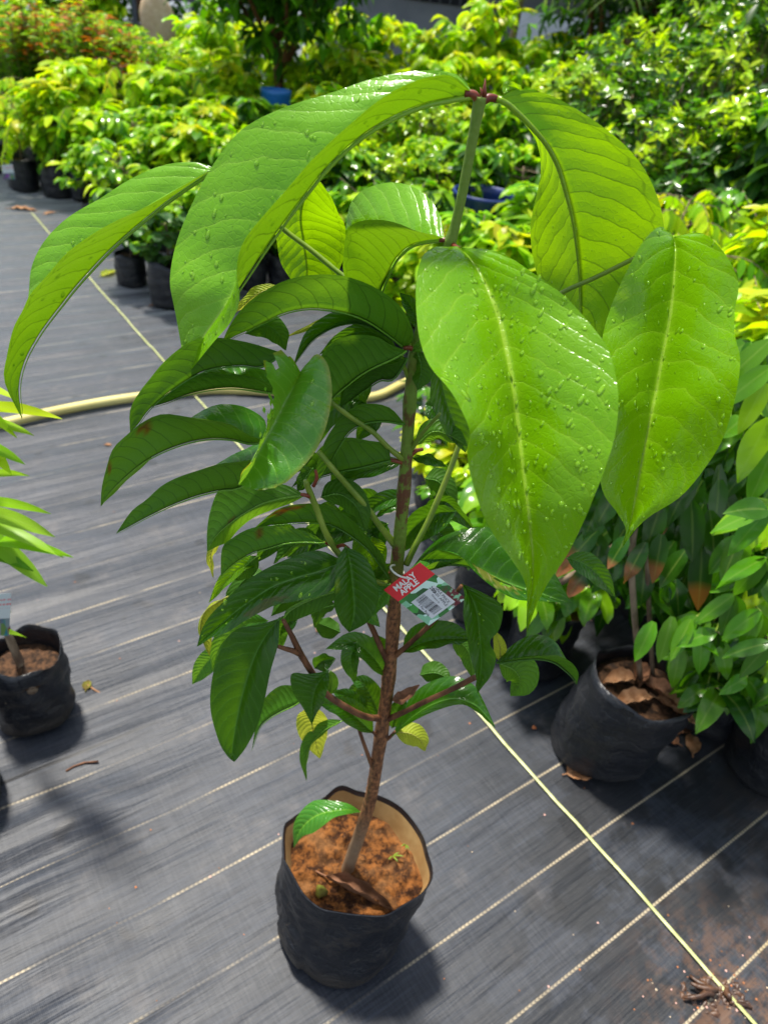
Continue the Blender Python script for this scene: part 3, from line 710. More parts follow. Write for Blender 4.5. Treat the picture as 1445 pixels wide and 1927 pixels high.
# D: right leaf
D = s4(1100, 350, .3632, [(455, 262), (468, 330, 600, 242, 390, 210), (462, 450, 725, 345, 300, 290), (450, 600, 790, 490, 215, 460), (428, 750, 762, 640, 140, 620), (398, 900, 772, 765, 85, 770), (370, 1050, 815, 900, 55, 930), (343, 1180, 796, 1065, 52, 1090), (315, 1320, 725, 1280, 58, 1260), (288, 1460, 640, 1425, 66, 1420),
    (263, 1600, 500, 1605, 84, 1590), (242, 1710, 350, 1705, 165, 1690), (222, 1790, 262, 1775, 218, 1770), (196, 1872)])
Ys = list(np.interp(range(14), [0, 3, 7, 10, 13], [.69, .64, .58, .545, .52]))
leaf(tree, Y_, [tuple(p) + (y,) for p, y in zip(D, Ys)], near=(-1, -1), nseg=50, nh=11, bulge=.06, wave=.0026, drops=240, dr=(.0005, .0022), mid=.0022, over=1.03, label='broad wavy-edged leaf at the right with a shiny right half')
# E: far left leaf
E_ = [(405, 317), (375, 336, 375, 333, 372, 306), (324, 371, 311, 367, 311, 311), (280, 406, 255, 399, 243, 338), (243, 437, 199, 430, 185, 374), (206, 471, 137, 470, 137, 402), (171, 508, 106, 495, 102, 432), (140, 543, 80, 523, 78, 465), (118, 571, 58, 552, 62, 505), (96, 599, 44, 588, 55, 545), (72, 633, 25, 622, 45, 590), (47, 680, 12, 672, 30, 650), (36, 730, 10, 720, 25, 710), (42, 788)]
Ys = list(np.interp(range(14), [0, 4, 9, 13], [.67, .65, .63, .61]))
leaf(tree, M['arch'], [tuple(p) + (y,) if len(p) == 2 else tuple(p) + (y,) for p, y in zip(E_, Ys)], near=(-1, 1), nseg=40, nh=8, bulge=.05, wave=.0014, drops=90, dr=(.0005, .0021), mid=.0018, label='long folded leaf reaching to the left edge')
# F: folded leaf behind, left of the upper stem
F_ = [(835, 449), (800, 453, 800, 438, 828, 405), (770, 463, 760, 425, 795, 362), (745, 487, 715, 416, 745, 343), (732, 512, 678, 414, 695, 352), (722, 535, 655, 430, 665, 378), (712, 560, 648, 475, 651, 410), (700, 580, 648, 520, 655, 460), (690, 612)]
leaf(tree, M['arch'], [tuple(p) + (y,) for p, y in zip(F_, np.linspace(.64, .70, 9))], near=(-1, 1), nseg=30, nh=8, bulge=.06, wave=.0012, drops=24, dr=(.0005, .001), mid=.0018)
leafS(tree, Y_, [(588, 322, .70), (566, 400, .71), (572, 460, .72), (578, 520, .72), (572, 580, .72)], 82, 52, 'U', drops=12, under_drops=True, dr=(.0005, .0012))
leafS(tree, Y_, [(948, 176, .645), (955, 163, .655), (972, 166, .665), (985, 178, .67)], 10, 6, 'T')
# H and the arching leaves of the left side
nearU(tree, MD, s4(400, 500, .2768, [(1315, 565), (1268, 525, 1362, 500), (1190, 465, 1350, 400), (1060, 378, 1270, 270), (920, 322, 1100, 150), (780, 298, 900, 74), (640, 292, 700, 60), (490, 322, 500, 96), (360, 382, 330, 185), (245, 440, 205, 290), (150, 480, 110, 420), (60, 540)]), .635, .60, nseg=32, nh=7, label='long arched leaf showing its veined underside')
nearU(tree, MT, s4(180, 600, .2768, [(1270, 232), (1130, 322, 1150, 192), (1000, 316, 1000, 152), (860, 326, 850, 126), (750, 350, 690, 136), (640, 402, 570, 208), (520, 482, 450, 310), (420, 562, 370, 405), (345, 640, 300, 500), (292, 715, 236, 620), (236, 770)]), .59, .56, nseg=30, nh=6)
nearU(tree, MD, [(530, 737), (505, 738, 508, 722, 520, 706), (457, 731, 457, 707, 480, 692), (424, 730, 418, 702, 448, 688), (388, 734, 378, 702, 408, 690), (350, 743, 343, 718, 368, 708), (315, 757, 312, 742, 332, 733), (278, 768)], .60, .58)
nearU(tree, MD, [(500, 830), (470, 834, 470, 818, 500, 793), (440, 827, 440, 802, 475, 772), (401, 825, 401, 793, 443, 762), (360, 831, 360, 784, 402, 764), (318, 845, 308, 778, 358, 788), (285, 861, 268, 795, 312, 828), (262, 876, 238, 820, 277, 868), (238, 896, 213, 845, 250, 897), (215, 918, 201, 880, 225, 920), (200, 936, 192, 918, 205, 936), (190, 953)], .59, .55, nseg=30, nh=7,
      wear=((.1, .55, .05, .05, (1.5, .3, .4)), (.1, .8, .06, .03, (1.5, .3, .4))), label='arching left leaf with small brown spots')
nearU(tree, MD, [(520, 868), (455, 915, 475, 864, 500, 830), (415, 922, 429, 872, 455, 848), (374, 932, 388, 881, 420, 868), (332, 947, 346, 893, 370, 895), (291, 966, 305, 914, 315, 925), (262, 981, 275, 941, 280, 950), (240, 993, 247, 963, 248, 970), (219, 1004)], .57, .55)
# bitten leaf in front
Mm = [(567, 702), (558, 720, 592, 668, 552, 676), (546, 741, 614, 680, 530, 658), (534, 762, 622, 722, 496, 668), (526, 777, 624, 758, 492, 704), (517, 793, 618, 795, 488, 742), (504, 818, 604, 828, 484, 782), (490, 842, 586, 858, 480, 822), (476, 868, 560, 890, 471, 868), (462, 893, 528, 914, 457, 893), (450, 912, 486, 924, 448, 911)]
leaf(tree, M['bitten'], [tuple(p) + (y,) for p, y in zip(Mm, np.linspace(.555, .475, 11))], near=(-1, -1), nseg=40, nh=9, bulge=.05, wave=.0016, drops=9, dr=(.001, .002), mid=.0014, brown=1, holes=((1.0, .40, .30, .035), (1.0, .49, .34, .045), (1.0, .60, .38, .07), (1.0, .72, .28, .07), (.99, .27, .12, .02)), ragged=((.15, .6, 1), (.9, 1, -1)), label='bitten leaf with a ragged brown-edged margin, glossy')
# right hand cluster behind the bitten leaf
leafS(tree, MT, [(738, 640, .64), (690, 612, .64), (640, 612, .635), (590, 640, .63), (552, 690, .62)], -6, 30, 'T', drops=6, dr=(.0008, .0018))
leafS(tree, MT, [(745, 655, .645), (700, 625, .65), (650, 632, .65), (600, 668, .65)], 16, 16, 'T')
leafS(tree, YL, [(740, 602, .66), (680, 600, .66), (610, 606, .66), (535, 636, .66)], 9, 9, 'U')
leafS(tree, YL, [(522, 538, .655), (480, 556, .65), (440, 592, .65)], 8, 14, 'U')
leafS(tree, MT, [(463, 628, .63), (500, 612, .63), (525, 630, .63), (538, 660, .63)], 24, 24, 'U')
nearU(tree, MD, [(765, 660), (735, 676, 735, 648), (700, 692, 705, 634), (675, 707, 663, 630), (650, 727, 633, 640), (633, 742, 611, 660), (615, 762, 595, 690), (600, 777, 585, 730), (578, 792)], .61, .59, nseg=28, nh=6, drops=8, label='leaf showing a pale veined underside behind the bitten leaf')
nearU(tree, MT, [(766, 674), (740, 712, 740, 683, 733, 664), (715, 715, 700, 696, 690, 684), (690, 731, 665, 720, 668, 700), (668, 747, 645, 742, 645, 726), (640, 768)], .62, .61, drops=16, dr=(.0008, .002))
leafS(tree, MT, [(690, 760, .64), (655, 750, .64), (610, 790, .64), (590, 850, .64)], 26, 26, 'T')
nearU(tree, MT, [(762, 798), (735, 793, 735, 768), (710, 792, 700, 760), (683, 797, 668, 764), (657, 813, 638, 790), (638, 840, 613, 828), (621, 870, 600, 862), (607, 893, 593, 890), (590, 918)], .625, .60)
nearU(tree, MT, [(735, 866), (722, 868, 728, 836), (680, 879, 690, 828), (635, 888, 650, 824), (600, 898, 612, 835), (570, 906, 585, 865), (548, 918)], .625, .61)
leafS(tree, MT, [(758, 868, .65), (715, 878, .65), (670, 892, .65), (630, 915, .65)], 14, 18, 'T', drops=14, dr=(.0008, .0022))
leafS(tree, MT, [(775, 862, .65), (800, 858, .65), (822, 866, .65), (842, 878, .65)], 4, 16, 'T')
leafS(tree, MT, [(822, 682, .66), (838, 750, .66), (858, 805, .66), (876, 852, .66)], 38, 27, 'T', label='dark leaf behind the hanging front leaf')
leafS(tree, MT, [(785, 662, .63), (793, 695, .63), (785, 735, .62)], 26, 20, 'U')
leafS(tree, MD, [(783, 838, .65), (815, 812, .65), (852, 822, .65), (880, 840, .65)], 24, 14, 'U')
leafS(tree, MT, [(788, 620, .65), (776, 582, .65), (752, 550, .65)], 15, 18, 'T')
leafS(tree, MD, [(775, 662, .63), (795, 650, .62), (812, 660, .61), (822, 672, .61)], 10, 12, 'T')
# left middle tier
leaf(tree, MD, [tuple(p) + (y,) for p, y in zip([(575, 932), (545, 935, 540, 913, 550, 946), (500, 945, 488, 908, 517, 958), (462, 964, 440, 912, 478, 974), (432, 985, 412, 922, 450, 996), (410, 1005, 396, 962, 430, 1019), (398, 1022, 390, 1000, 410, 1028), (390, 1038)], np.linspace(.585, .57, 8))], near=(1, 1), nseg=26, nh=7, mid=.0012, wear=((.5, .55, .04, .06, (1.6, .35, .5)),))
nearU(tree, MD, [(612, 1021), (571, 1019, 585, 1004), (535, 1022, 540, 992), (505, 1031, 505, 989), (478, 1039, 468, 996), (450, 1054, 438, 1012), (430, 1070, 418, 1032), (416, 1084)], .59, .57, wear=((.15, .5, .06, .03, (1.6, .3, .3)),))
nearU(tree, MT, [(735, 1092), (715, 1063, 722, 1048), (690, 1031, 702, 1022), (655, 1004, 677, 992), (620, 986, 642, 965), (580, 983, 602, 948), (540, 985, 556, 949), (505, 989, 515, 963), (472, 1000)], .63, .60, wear=((.12, .8, .1, .08, (2.2, .3, .5)),))
leafS(tree, MT, [(604, 936, .61), (640, 930, .61), (672, 955, .61), (690, 1000, .61)], 32, 22, 'U')
leafS(tree, MT, [(590, 880, .6), (575, 900, .6), (560, 925, .6)], 16, 16, 'U')
leafS(tree, MT, [(700, 1000, .66), (672, 985, .66), (645, 1000, .66), (620, 1030, .66)], 30, 30, 'T', drops=18, dr=(.0008, .0024))
leafS(tree, MD, [(600, 1020, .61), (560, 1022, .61), (515, 1062, .61)], 8, 26, 'U')
leafS(tree, MT, [(730, 985, .67), (700, 1010, .67), (690, 1050, .67), (715, 1085, .67)], 30, 30, 'T', drops=12, dr=(.0008, .002))
leafS(tree, MT, [(772, 930, .67), (710, 950, .67), (680, 990, .67)], 12, 20, 'T')
leafS(tree, MD, [(655, 1032, .57), (662, 1075, .57), (667, 1135, .565), (655, 1190, .56)], 1, 1, 'T') if False else None
leaf(tree, MT, [tuple(p) + (y,) for p, y in zip([(650, 1028), (657, 1049, 683, 1045, 637, 1047), (661, 1075, 702, 1073, 631, 1072), (664, 1105, 712, 1110, 629, 1110), (667, 1138, 708, 1142, 631, 1147), (664, 1166, 690, 1172, 641, 1172), (657, 1190)], np.linspace(.575, .555, 7))], near=(-1, -1), nseg=26, nh=7, wave=.0008, mid=.001, wear=((.95, .45, .06, .05, (4, 2, 3)),), label='single dark leaf hanging in front of the stem, left of the price tag')
leaf(tree, MT, [tuple(p) + (y,) for p, y in zip([(648, 1056), (600, 1075, 622, 1112, 600, 1036), (555, 1088, 560, 1130, 545, 1050), (515, 1103, 520, 1138, 500, 1070), (480, 1125, 485, 1156, 458, 1098), (445, 1150, 450, 1176, 424, 1130), (415, 1176, 418, 1193, 394, 1160), (390, 1196, 393, 1204, 379, 1188), (371, 1217)], np.linspace(.59, .55, 9))], near=(-1, -1), nseg=32, nh=8, wave=.001, mid=.0012, drops=16, dr=(.001, .003), wear=((.12, .45, .12, .12, (2.2, .8, 1.6)),), label='large dark wet leaf pointing left with a brown scorched edge')
leafS(tree, MD, [(640, 1112, .6), (590, 1128, .595), (548, 1150, .59), (530, 1172, .585)], 24, 8, 'U')
leaf(tree, MT, [tuple(p) + (y,) for p, y in zip([(527, 1163), (505, 1190, 525, 1193, 488, 1175), (482, 1230, 519, 1230, 440, 1188), (466, 1275, 508, 1275, 413, 1228), (455, 1314, 497, 1320, 398, 1286), (446, 1355, 485, 1363, 397, 1340), (439, 1397, 466, 1402, 411, 1392), (437, 1422, 450, 1424, 426, 1420), (441, 1434)], np.linspace(.57, .53, 9))], near=(-1, -1), nseg=34, nh=8, wave=.001, mid=.0013, label='lowest left leaf, hanging with clear ribbed veins and a pale midrib')
leafS(tree, YL, [(430, 1122, .6), (388, 1150, .6), (378, 1190, .6), (395, 1235, .6)], 30, 4, 'U')
leafS(tree, MD, [(505, 1168, .61), (455, 1178, .61), (415, 1215, .61), (400, 1262, .61)], 22, 22, 'T', drops=8)
leafS(tree, MD, [(420, 1222, .62), (388, 1248, .62), (362, 1288, .62)], 22, 20, 'T')
leafS(tree, Y_, [(490, 1050, .61), (440, 1078, .6), (393, 1135, .6)], 10, 18, 'T')
leafS(tree, MD, [(486, 1046, .6), (458, 1070, .6), (438, 1092, .6)], 22, 12, 'U')
leafS(tree, YL, [(428, 1005, .61), (398, 1040, .61), (402, 1088, .61)], 6, 9, 'U')
leafS(tree, MT, [(560, 1165, .6), (530, 1180, .6), (530, 1222, .6)], 18, 14, 'T')
leafS(tree, MD, [(525, 1216, .6), (510, 1210, .6), (498, 1240, .6)], 16, 12, 'T')
leaf(tree, MT, [tuple(p) + (y,) for p, y in zip([(618, 1262), (601, 1283, 620, 1280, 582, 1268), (592, 1302, 614, 1305, 549, 1268), (588, 1324, 606, 1327, 551, 1302), (587, 1345, 596, 1343, 570, 1332), (587, 1364)], np.linspace(.575, .56, 6))], near=(-1, -1), nseg=22, nh=6)
leafS(tree, MT, [(592, 1258, .6), (606, 1244, .6), (632, 1240, .6)], 14, 22, 'T')
leafS(tree, MD, [(622, 1262, .6), (625, 1290, .6), (618, 1310, .6)], 12, 10, 'U')
nearU(tree, MD, [(592, 1300), (555, 1326, 558, 1291), (530, 1338, 525, 1292), (505, 1353, 500, 1312), (488, 1372, 486, 1340), (474, 1412)], .59, .57)
leafS(tree, MD, [(645, 1356, .63), (605, 1378, .625), (578, 1415, .62), (577, 1470, .61)], 4, 18, 'U')
leafS(tree, YL, [(590, 1330, .63), (588, 1368, .63), (602, 1428, .63)], 30, 30, 'U')
leafS(tree, MT, [(702, 1380, .635), (670, 1350, .62), (637, 1330, .61), (592, 1320, .60)], 20, 26, 'T', label='dark leaf with a bright midrib low on the stem')
leafS(tree, MT, [(716, 1352, .66), (702, 1318, .66), (685, 1288, .66), (660, 1276, .66)], 22, 22, 'T')
leafS(tree, MT, [(690, 1350, .64), (660, 1318, .64), (625, 1300, .64)], 14, 20, 'T')
leafS(tree, MT, [(727, 1274, .64), (703, 1238, .63), (665, 1210, .62), (612, 1222, .61)], 18, 26, 'T')
leafS(tree, MT, [(672, 1208, .62), (660, 1240, .61), (668, 1284, .61)], 16, 20, 'T')
leafS(tree, MT, [(728, 1252, .66), (710, 1215, .66), (690, 1205, .66)], 14, 20, 'T')
leafS(tree, MT, [(632, 1138, .61), (604, 1148, .61), (592, 1182, .61)], 12, 16, 'U')
leafS(tree, MD, [(735, 1098, .63), (712, 1130, .62), (688, 1165, .62)], 16, 20, 'T')
leafS(tree, MD, [(678, 1120, .62), (690, 1150, .62), (715, 1180, .62)], 16, 16, 'T')
leafS(tree, Y_, [(700, 1010, .66), (705, 1045, .66), (710, 1085, .66)], 24, 14, 'T')
leafS(tree, MT, [(735, 1060, .65), (715, 1090, .65), (700, 1110, .65)], 26, 20, 'T')
rf = random.Random(61)
for (x, y, dx, dy, Y, w_) in [(640, 700, -70, 60, .67, 26), (700, 720, -60, 80, .68, 28), (560, 770, -60, 50, .64, 24), (690, 850, -70, 70, .67, 26), (600, 860, -80, 40, .64, 24), (720, 940, -90, 30, .69, 26), (560, 1000, -80, 60, .63, 26),
        (640, 960, -60, 80, .65, 28), (690, 1090, -80, 40, .66, 28), (600, 1100, -90, 60, .64, 28), (800, 900, 60, 70, .70, 26), (720, 790, -50, 40, .67, 24), (800, 760, 40, 80, .69, 26), (735, 1010, -60, -30, .68, 24), (800, 1000, 60, 40, .69, 26), (640, 1190, -50, -20, .66, 22), (700, 1300, -50, 20, .67, 20), (790, 1270, 60, 10, .67, 22), (470, 880, -70, 30, .63, 22), (500, 1080, -80, 70, .62, 24), (650, 1000, -110, 50, .66, 28)]:
    leafS(tree, MT, [(x, y, Y), (x + dx * .5, y + dy * .25 - 6, Y - .005), (x + dx, y + dy, Y - .01)], w_, w_ * .8, rf.choice('TTU'), drops=rf.choice((0, 6)), dr=(.0008, .002))
# right side
an = [(772, 1072), (805, 1069, 806, 1030, 810, 1040), (845, 1062, 840, 1006, 833, 1036), (880, 1065, 880, 995, 868, 1048), (915, 1080, 920, 993, 892, 1075), (950, 1096, 965, 1008, 925, 1103), (985, 1108, 1010, 1040, 968, 1127), (1020, 1118, 1045, 1082, 1010, 1131), (1046, 1127, 1060, 1108, 1040, 1133), (1075, 1135)]
leaf(tree, MT, [tuple(p) + (y,) for p, y in zip(an, np.linspace(.64, .60, 10))], near=(1, -1), nseg=44, nh=10, drops=10, dr=(.001, .002), mid=.0012, holes=((.72, .56, .10, .055), (.66, .47, .05, .03)), wear=((.76, .52, .17, .13, (6, 1.6, 10)),), label='dark leaf at the right with a torn hole and a papery dead patch')
nearU(tree, MD, [(772, 1070), (800, 1072, 800, 1048), (830, 1066, 828, 1036), (858, 1058, 855, 1040), (872, 1052)], .63, .62, near=(1, -1))
leafS(tree, MT, [(1066, 1050, .63), (1100, 1062, .63), (1130, 1088, .63), (1157, 1124, .63)], 24, 20, 'T')
leafS(tree, MT, [(858, 962, .68), (808, 972, .68), (772, 1000, .68), (742, 1048, .68)], 36, 22, 'T', drops=22, dr=(.001, .003))
leafS(tree, MT, [(795, 957, .69), (835, 944, .69), (862, 965, .69), (895, 1000, .69)], 12, 22, 'T')
leafS(tree, MT, [(760, 955, .68), (735, 955, .68), (705, 975, .68)], 8, 10, 'T')
leafS(tree, MT, [(758, 1228, .63), (800, 1208, .62), (850, 1202, .61), (893, 1204, .60)], 38, 14, 'T', drops=3, label='blue-green shaded leaf just below the price tag')
leafS(tree, MD, [(852, 1200, .62), (880, 1226, .62), (890, 1278, .61)], 16, 20, 'U')
ah = [(869, 1099), (885, 1120, 915, 1118, 873, 1120), (896, 1150, 944, 1143, 873, 1160), (901, 1185, 940, 1182, 876, 1195), (904, 1212, 922, 1208, 882, 1222), (905, 1245, 933, 1238, 890, 1250), (903, 1272, 924, 1270, 894, 1275), (900, 1292, 908, 1292, 896, 1292), (898, 1305)]
leaf(tree, MT, [tuple(p) + (y,) for p, y in zip(ah, np.linspace(.595, .57, 9))], near=(-1, -1), nseg=32, nh=7, drops=6, dr=(.001, .0022), mid=.001, wave=.0014, label='dark folded leaf hanging straight down right of the price tag')
leafS(tree, YL, [(941, 1244, .6), (940, 1215, .6), (930, 1186, .6)], 12, 12, 'U')
leaf(tree, MT, [tuple(p) + (y,) for p, y in zip([(934, 1247), (960, 1244, 950, 1225, 962, 1241), (990, 1240, 985, 1200, 992, 1237), (1020, 1240, 1015, 1194, 1022, 1234), (1045, 1247, 1043, 1206, 1050, 1234), (1065, 1262, 1062, 1235, 1076, 1248), (1078, 1275, 1075, 1260, 1088, 1268), (1085, 1288)], np.linspace(.595, .58, 8))], near=(1, -1), nseg=28, nh=7, label='ribbed leaf curling down at the right end of a low branch')
leafS(tree, MD, [(938, 1248, .60), (968, 1262, .60), (978, 1284, .60), (960, 1310, .60)], 40, 26, 'U')
leaf(tree, MT, [tuple(p) + (y,) for p, y in zip([(738, 1384), (775, 1350, 765, 1322, 782, 1355), (815, 1325, 800, 1288, 830, 1334), (855, 1315, 850, 1272, 870, 1326), (890, 1325, 890, 1288, 900, 1342), (912, 1345, 910, 1320, 915, 1356), (932, 1369)], np.linspace(.635, .60, 7))], near=(1, -1), nseg=28, nh=7, label='dark ribbed leaf behind the lower right branch')
leafS(tree, YL, [(743, 1378, .64), (770, 1380, .64), (790, 1392, .64), (800, 1414, .64)], 22, 22, 'U')
leafS(tree, MT, [(738, 1370, .65), (745, 1340, .65), (765, 1310, .65)], 16, 16, 'T')
leafS(tree, M['dryb'], [(738, 1318, .63), (760, 1312, .63), (790, 1288, .62)], 14, 10, 'T', label='dry brown curled leaf still on the stem')
bgl = [(680, 1528), (655, 1524, 655, 1532, 655, 1512), (630, 1526, 630, 1538, 620, 1506), (600, 1533, 612, 1551, 590, 1507), (578, 1547, 590, 1567, 565, 1528), (562, 1568, 570, 1574, 552, 1555), (553, 1595)]
leaf(tree, MD, [tuple(p) + (y,) for p, y in zip(bgl, [.64, .63, .625, .62, .615, .61, .605])], near=(-1, 1), nseg=26, nh=7, label='single green leaf drooping over the rim of the bag')
limb('branch', [(692, 1530, .635), (686, 1528, .636), (678, 1528, .638)], [.003, .002, .0015], M['petiole'], 8)

# ------------------------------------------------------------------ the price tag
def card():
    D_ = at(722, 1110, .592); A_ = at(790, 1058, .60); E1 = at(807, 1177, .575)
    e1 = A_ - D_; e2 = E1 - D_; w, h = np.linalg.norm(e1), np.linalg.norm(e2); x = unit(e1); n = unit(np.cross(e2, e1)); 
    if n @ (_O - D_) < 0: n = -n
    def P(u, v, k=0.0): return D_ + e1 * u + e2 * v + n * k
    root = empty('price_tag', tuple(D_), 0, 'red and green plant tag with white lettering and barcode sticker tied to the stem', 'tag')
    inv = Matrix.Translation(tuple(-D_))
    def slab(name, u0, u1, v0, v1, k0, k1, mat, par, bend=True):
        b = MB(); V = []; nu, nv = 6, 10; F = []
        for k in (k0, k1):
            for i in range(nv + 1):
                for j in range(nu + 1): V.append(P(u0 + (u1 - u0) * j / nu, v0 + (v1 - v0) * i / nv, k))
        o_ = (nu + 1) * (nv + 1)
        for i in range(nv):
            for j in range(nu):
                a = i * (nu + 1) + j; F.append((a, a + nu + 1, a + nu + 2, a + 1)); F.append((a + o_, a + o_ + 1, a + o_ + nu + 2, a + o_ + nu + 1))
        for i in range(nv): 
            a = i * (nu + 1); F.append((a, a + o_, a + o_ + nu + 1, a + nu + 1)); a += nu; F.append((a, a + nu + 1, a + nu + 1 + o_, a + o_))
        for j in range(nu): F.append((j, j + 1, j + 1 + o_, j + o_)); a = nv * (nu + 1) + j; F.append((a, a + o_, a + 1 + o_, a + 1))
        UV = [(j / nu, i / nv) for k in (0, 1) for i in range(nv + 1) for j in range(nu + 1)]
        b.add(V, F, UV); o = b.build(name, mat, par, smooth=False)
        if par is root: o.matrix_parent_inverse = inv
        return o
    t = NT('red_card'); red = t.done(t.pbsdf((.70, .008, .015), .3, .5))
    t = NT('leaf_photo_print'); uv = t.coord('UV')
    vo = t.n('ShaderNodeTexVoronoi'); t.L(t.mapping(uv, scale=(2.6, 3.4, 1), rot=(0, 0, .6)), vo.inputs['Vector']); vo.inputs['Scale'].default_value = 1.6
    cc = t.sep(vo.outputs['Color']); g = t.mix(cc[0], (.01, .05, .012), (.05, .32, .04)); g = t.mix(t.ramp(cc[1], .55, .6), g, (.22, .50, .30)); g = t.mix(t.ramp(cc[2], .75, .8), g, (.6, .8, .7))
    us = t.sep(uv); rd = t.math('MULTIPLY', t.ramp(us[0], .62, .75), t.ramp(us[1], .35, .6)); g = t.mix(t.math('MULTIPLY', rd, t.ramp(t.noise(uv, 7, 2), .4, .5)), g, (.12, .006, .012))
    photo = t.done(t.pbsdf(g, .3, .5))
    t = NT('white_sticker'); white = t.done(t.pbsdf((.62, .62, .64), .45, .4))
    t = NT('black_ink'); ink = t.done(t.pbsdf((.02, .02, .025), .6, .2))
    t = NT('white_print'); wp = t.done(t.pbsdf((.8, .78, .75), .4, .3))
    T = .0004
    red_o = slab('card_top', 0, 1, 0, .325, 0, T, red, root); ph_o = slab('card_photo', 0, 1, .3255, 1, 0, T, photo, root); st = slab('barcode_sticker', .17, .80, .47, .93, T, T + .0002, white, root)
    def text(s, u, v, size, par, mat, name, updir=-1, rot=0.0, bold=.0):
        cu = bpy.data.curves.new('t', 'FONT'); cu.body = s; cu.align_x = 'CENTER'; cu.align_y = 'CENTER'; cu.size = 1; cu.space_line = .82; cu.offset = bold; cu.extrude = .0
        ob = bpy.data.objects.new('t', cu); COL.objects.link(ob); dg = bpy.context.evaluated_depsgraph_get(); me = bpy.data.meshes.new_from_object(ob.evaluated_get(dg)); bpy.data.objects.remove(ob)
        y = unit(np.cross(n, x)); y = y if y @ e2 * updir > 0 else -y
        c, sn = cos(rot), sin(rot); xx = x * c + y * sn; yy = -x * sn + y * c
        base = P(u, v, T * 1.0 + .0003) if par is not st else P(u, v, T + .0004)
        me.transform(Matrix(((xx[0] * size, yy[0] * size, n[0], base[0]), (xx[1] * size, yy[1] * size, n[1], base[1]), (xx[2] * size, yy[2] * size, n[2], base[2]), (0, 0, 0, 1))))
        me.materials.clear(); me.materials.append(mat); me.name = name; o = bpy.data.objects.new(name, me); COL.objects.link(o); o.parent = par; return o
    text('MALAY\nAPPLE', .43, .175, w * .175, red_o, wp, 'lettering', bold=.03)
    b = MB(); rr = random.Random(4); u = .27
    for k in range(22):
        u0 = .49 + k * .0185; ww = rr.choice([.005, .008, .012]) 
        q = [P(.27 + .0, u0, T + .0004), P(.50, u0, T + .0004), P(.50, u0 + ww, T + .0004), P(.27, u0 + ww, T + .0004)]; b.add(q, [(0, 1, 2, 3)])
    b.build('barcode', ink, st, smooth=False)
    for s, uu, vv, sz in (('TBL01 APPLE', .66, .70, .085), ('SALE PRICE', .74, .70, .085), ('200', .70, .52, .11), ('Grown In', .58, .68, .06), ('2 Per Pack', .215, .72, .075)): text(s, uu, vv, w * sz, st, ink, 'lettering', rot=-pi / 2 if True else 0)
    # loop tie
    c0 = at(738, 1070, .62); pts = [at(767, 1088, .595), at(752, 1084, .59), at(740, 1076, .59), at(735, 1068, .60), at(738, 1064, .62), at(748, 1064, .645), at(757, 1072, .655), at(760, 1082, .64), at(765, 1090, .605)]
    b = MB(); b.tube([np.array(p) for p in crom(pts, 40)], .0011, 8); t = NT('white_plastic_tie'); o = b.build('tie_loop', t.done(t.pbsdf((.7, .68, .62), .4, .4)), root); o.matrix_parent_inverse = inv
card()

# dead leaf and small things on the soil
def dryleaf(name, c, L, W, rz, curl, mat, label, seed, tilt=0.0, group=None, cat='dead leaf', ndiv=14):
    r = random.Random(seed); b = MB(); V = []; UV = []; nj = 7
    for i in range(ndiv + 1):
        t = i / ndiv; w = prof(min(1, t * .98 + .01)) * W / 2
        for j in range(nj):
            a = (j - 3) / 3; y = a * w * cos(a * curl * .8); z = abs(a) ** 1.5 * w * curl + .12 * L * sin(pi * t) * tilt + .004 * sin(t * 21 + a * 4 + seed) * min(1, L / .1) + .0015
            x = (t - .5) * L; V.append([c[0] + x * cos(rz) - y * sin(rz), c[1] + x * sin(rz) + y * cos(rz), c[2] + max(.001, z)]); UV.append((j / 6, t))
    F = [(i * nj + j, i * nj + j + 1, (i + 1) * nj + j + 1, (i + 1) * nj + j) for i in range(ndiv) for j in range(nj - 1)]
    b.add(V, F, UV); b.tube([[c[0] + (t - .5) * L * cos(rz), c[1] + (t - .5) * L * sin(rz), c[2] + .002 + .12 * L * sin(pi * max(0, t)) * tilt] for t in np.linspace(-.18, .9, 10)], [.0016] * 3 + [.001] * 7, 6)
    o = b.build(name, mat); return tag(o, label, cat, group)
p = gp(678, 1684, .207); dryleaf('dead_leaf', p, .125, .036, radians(-20), 1.3, M['dryb'], 'curled brown dead leaf lying on the orange soil in the bag', 5, .25)
def lump(name, c, r, mat, label, cat, seed, sq=.7, group=None):
    b = MB(); rr = random.Random(seed); n = 14; m_ = 8; V = []; ph = [rr.uniform(0, 6) for _ in range(4)]
    for i in range(m_ + 1):
        th = pi * i / m_
        for k in range(n):
            a = 2 * pi * k / n; q = r * (1 + .18 * sin(3 * a + ph[0]) * sin(th) + .12 * sin(5 * a + 4 * th + ph[1]))
            V.append([c[0] + q * sin(th) * cos(a), c[1] + q * sin(th) * sin(a), c[2] + r * sq * .6 + q * sq * cos(th)])
    F = [(i * n + k, (i + 1) * n + k, (i + 1) * n + (k + 1) % n, i * n + (k + 1) % n) for i in range(m_) for k in range(n)]
    b.add(V, F); return tag(b.build(name, mat), label, cat, group)
M['moss'] = simple('mossy_green', (.10, .07, .015), (.16, .17, .02), 60, .8, .2, .8)
lump('mossy_stone', gp(604, 1680, .203), .010, M['moss'], 'small round mossy stone at the left side of the orange soil', 'stone', 3)
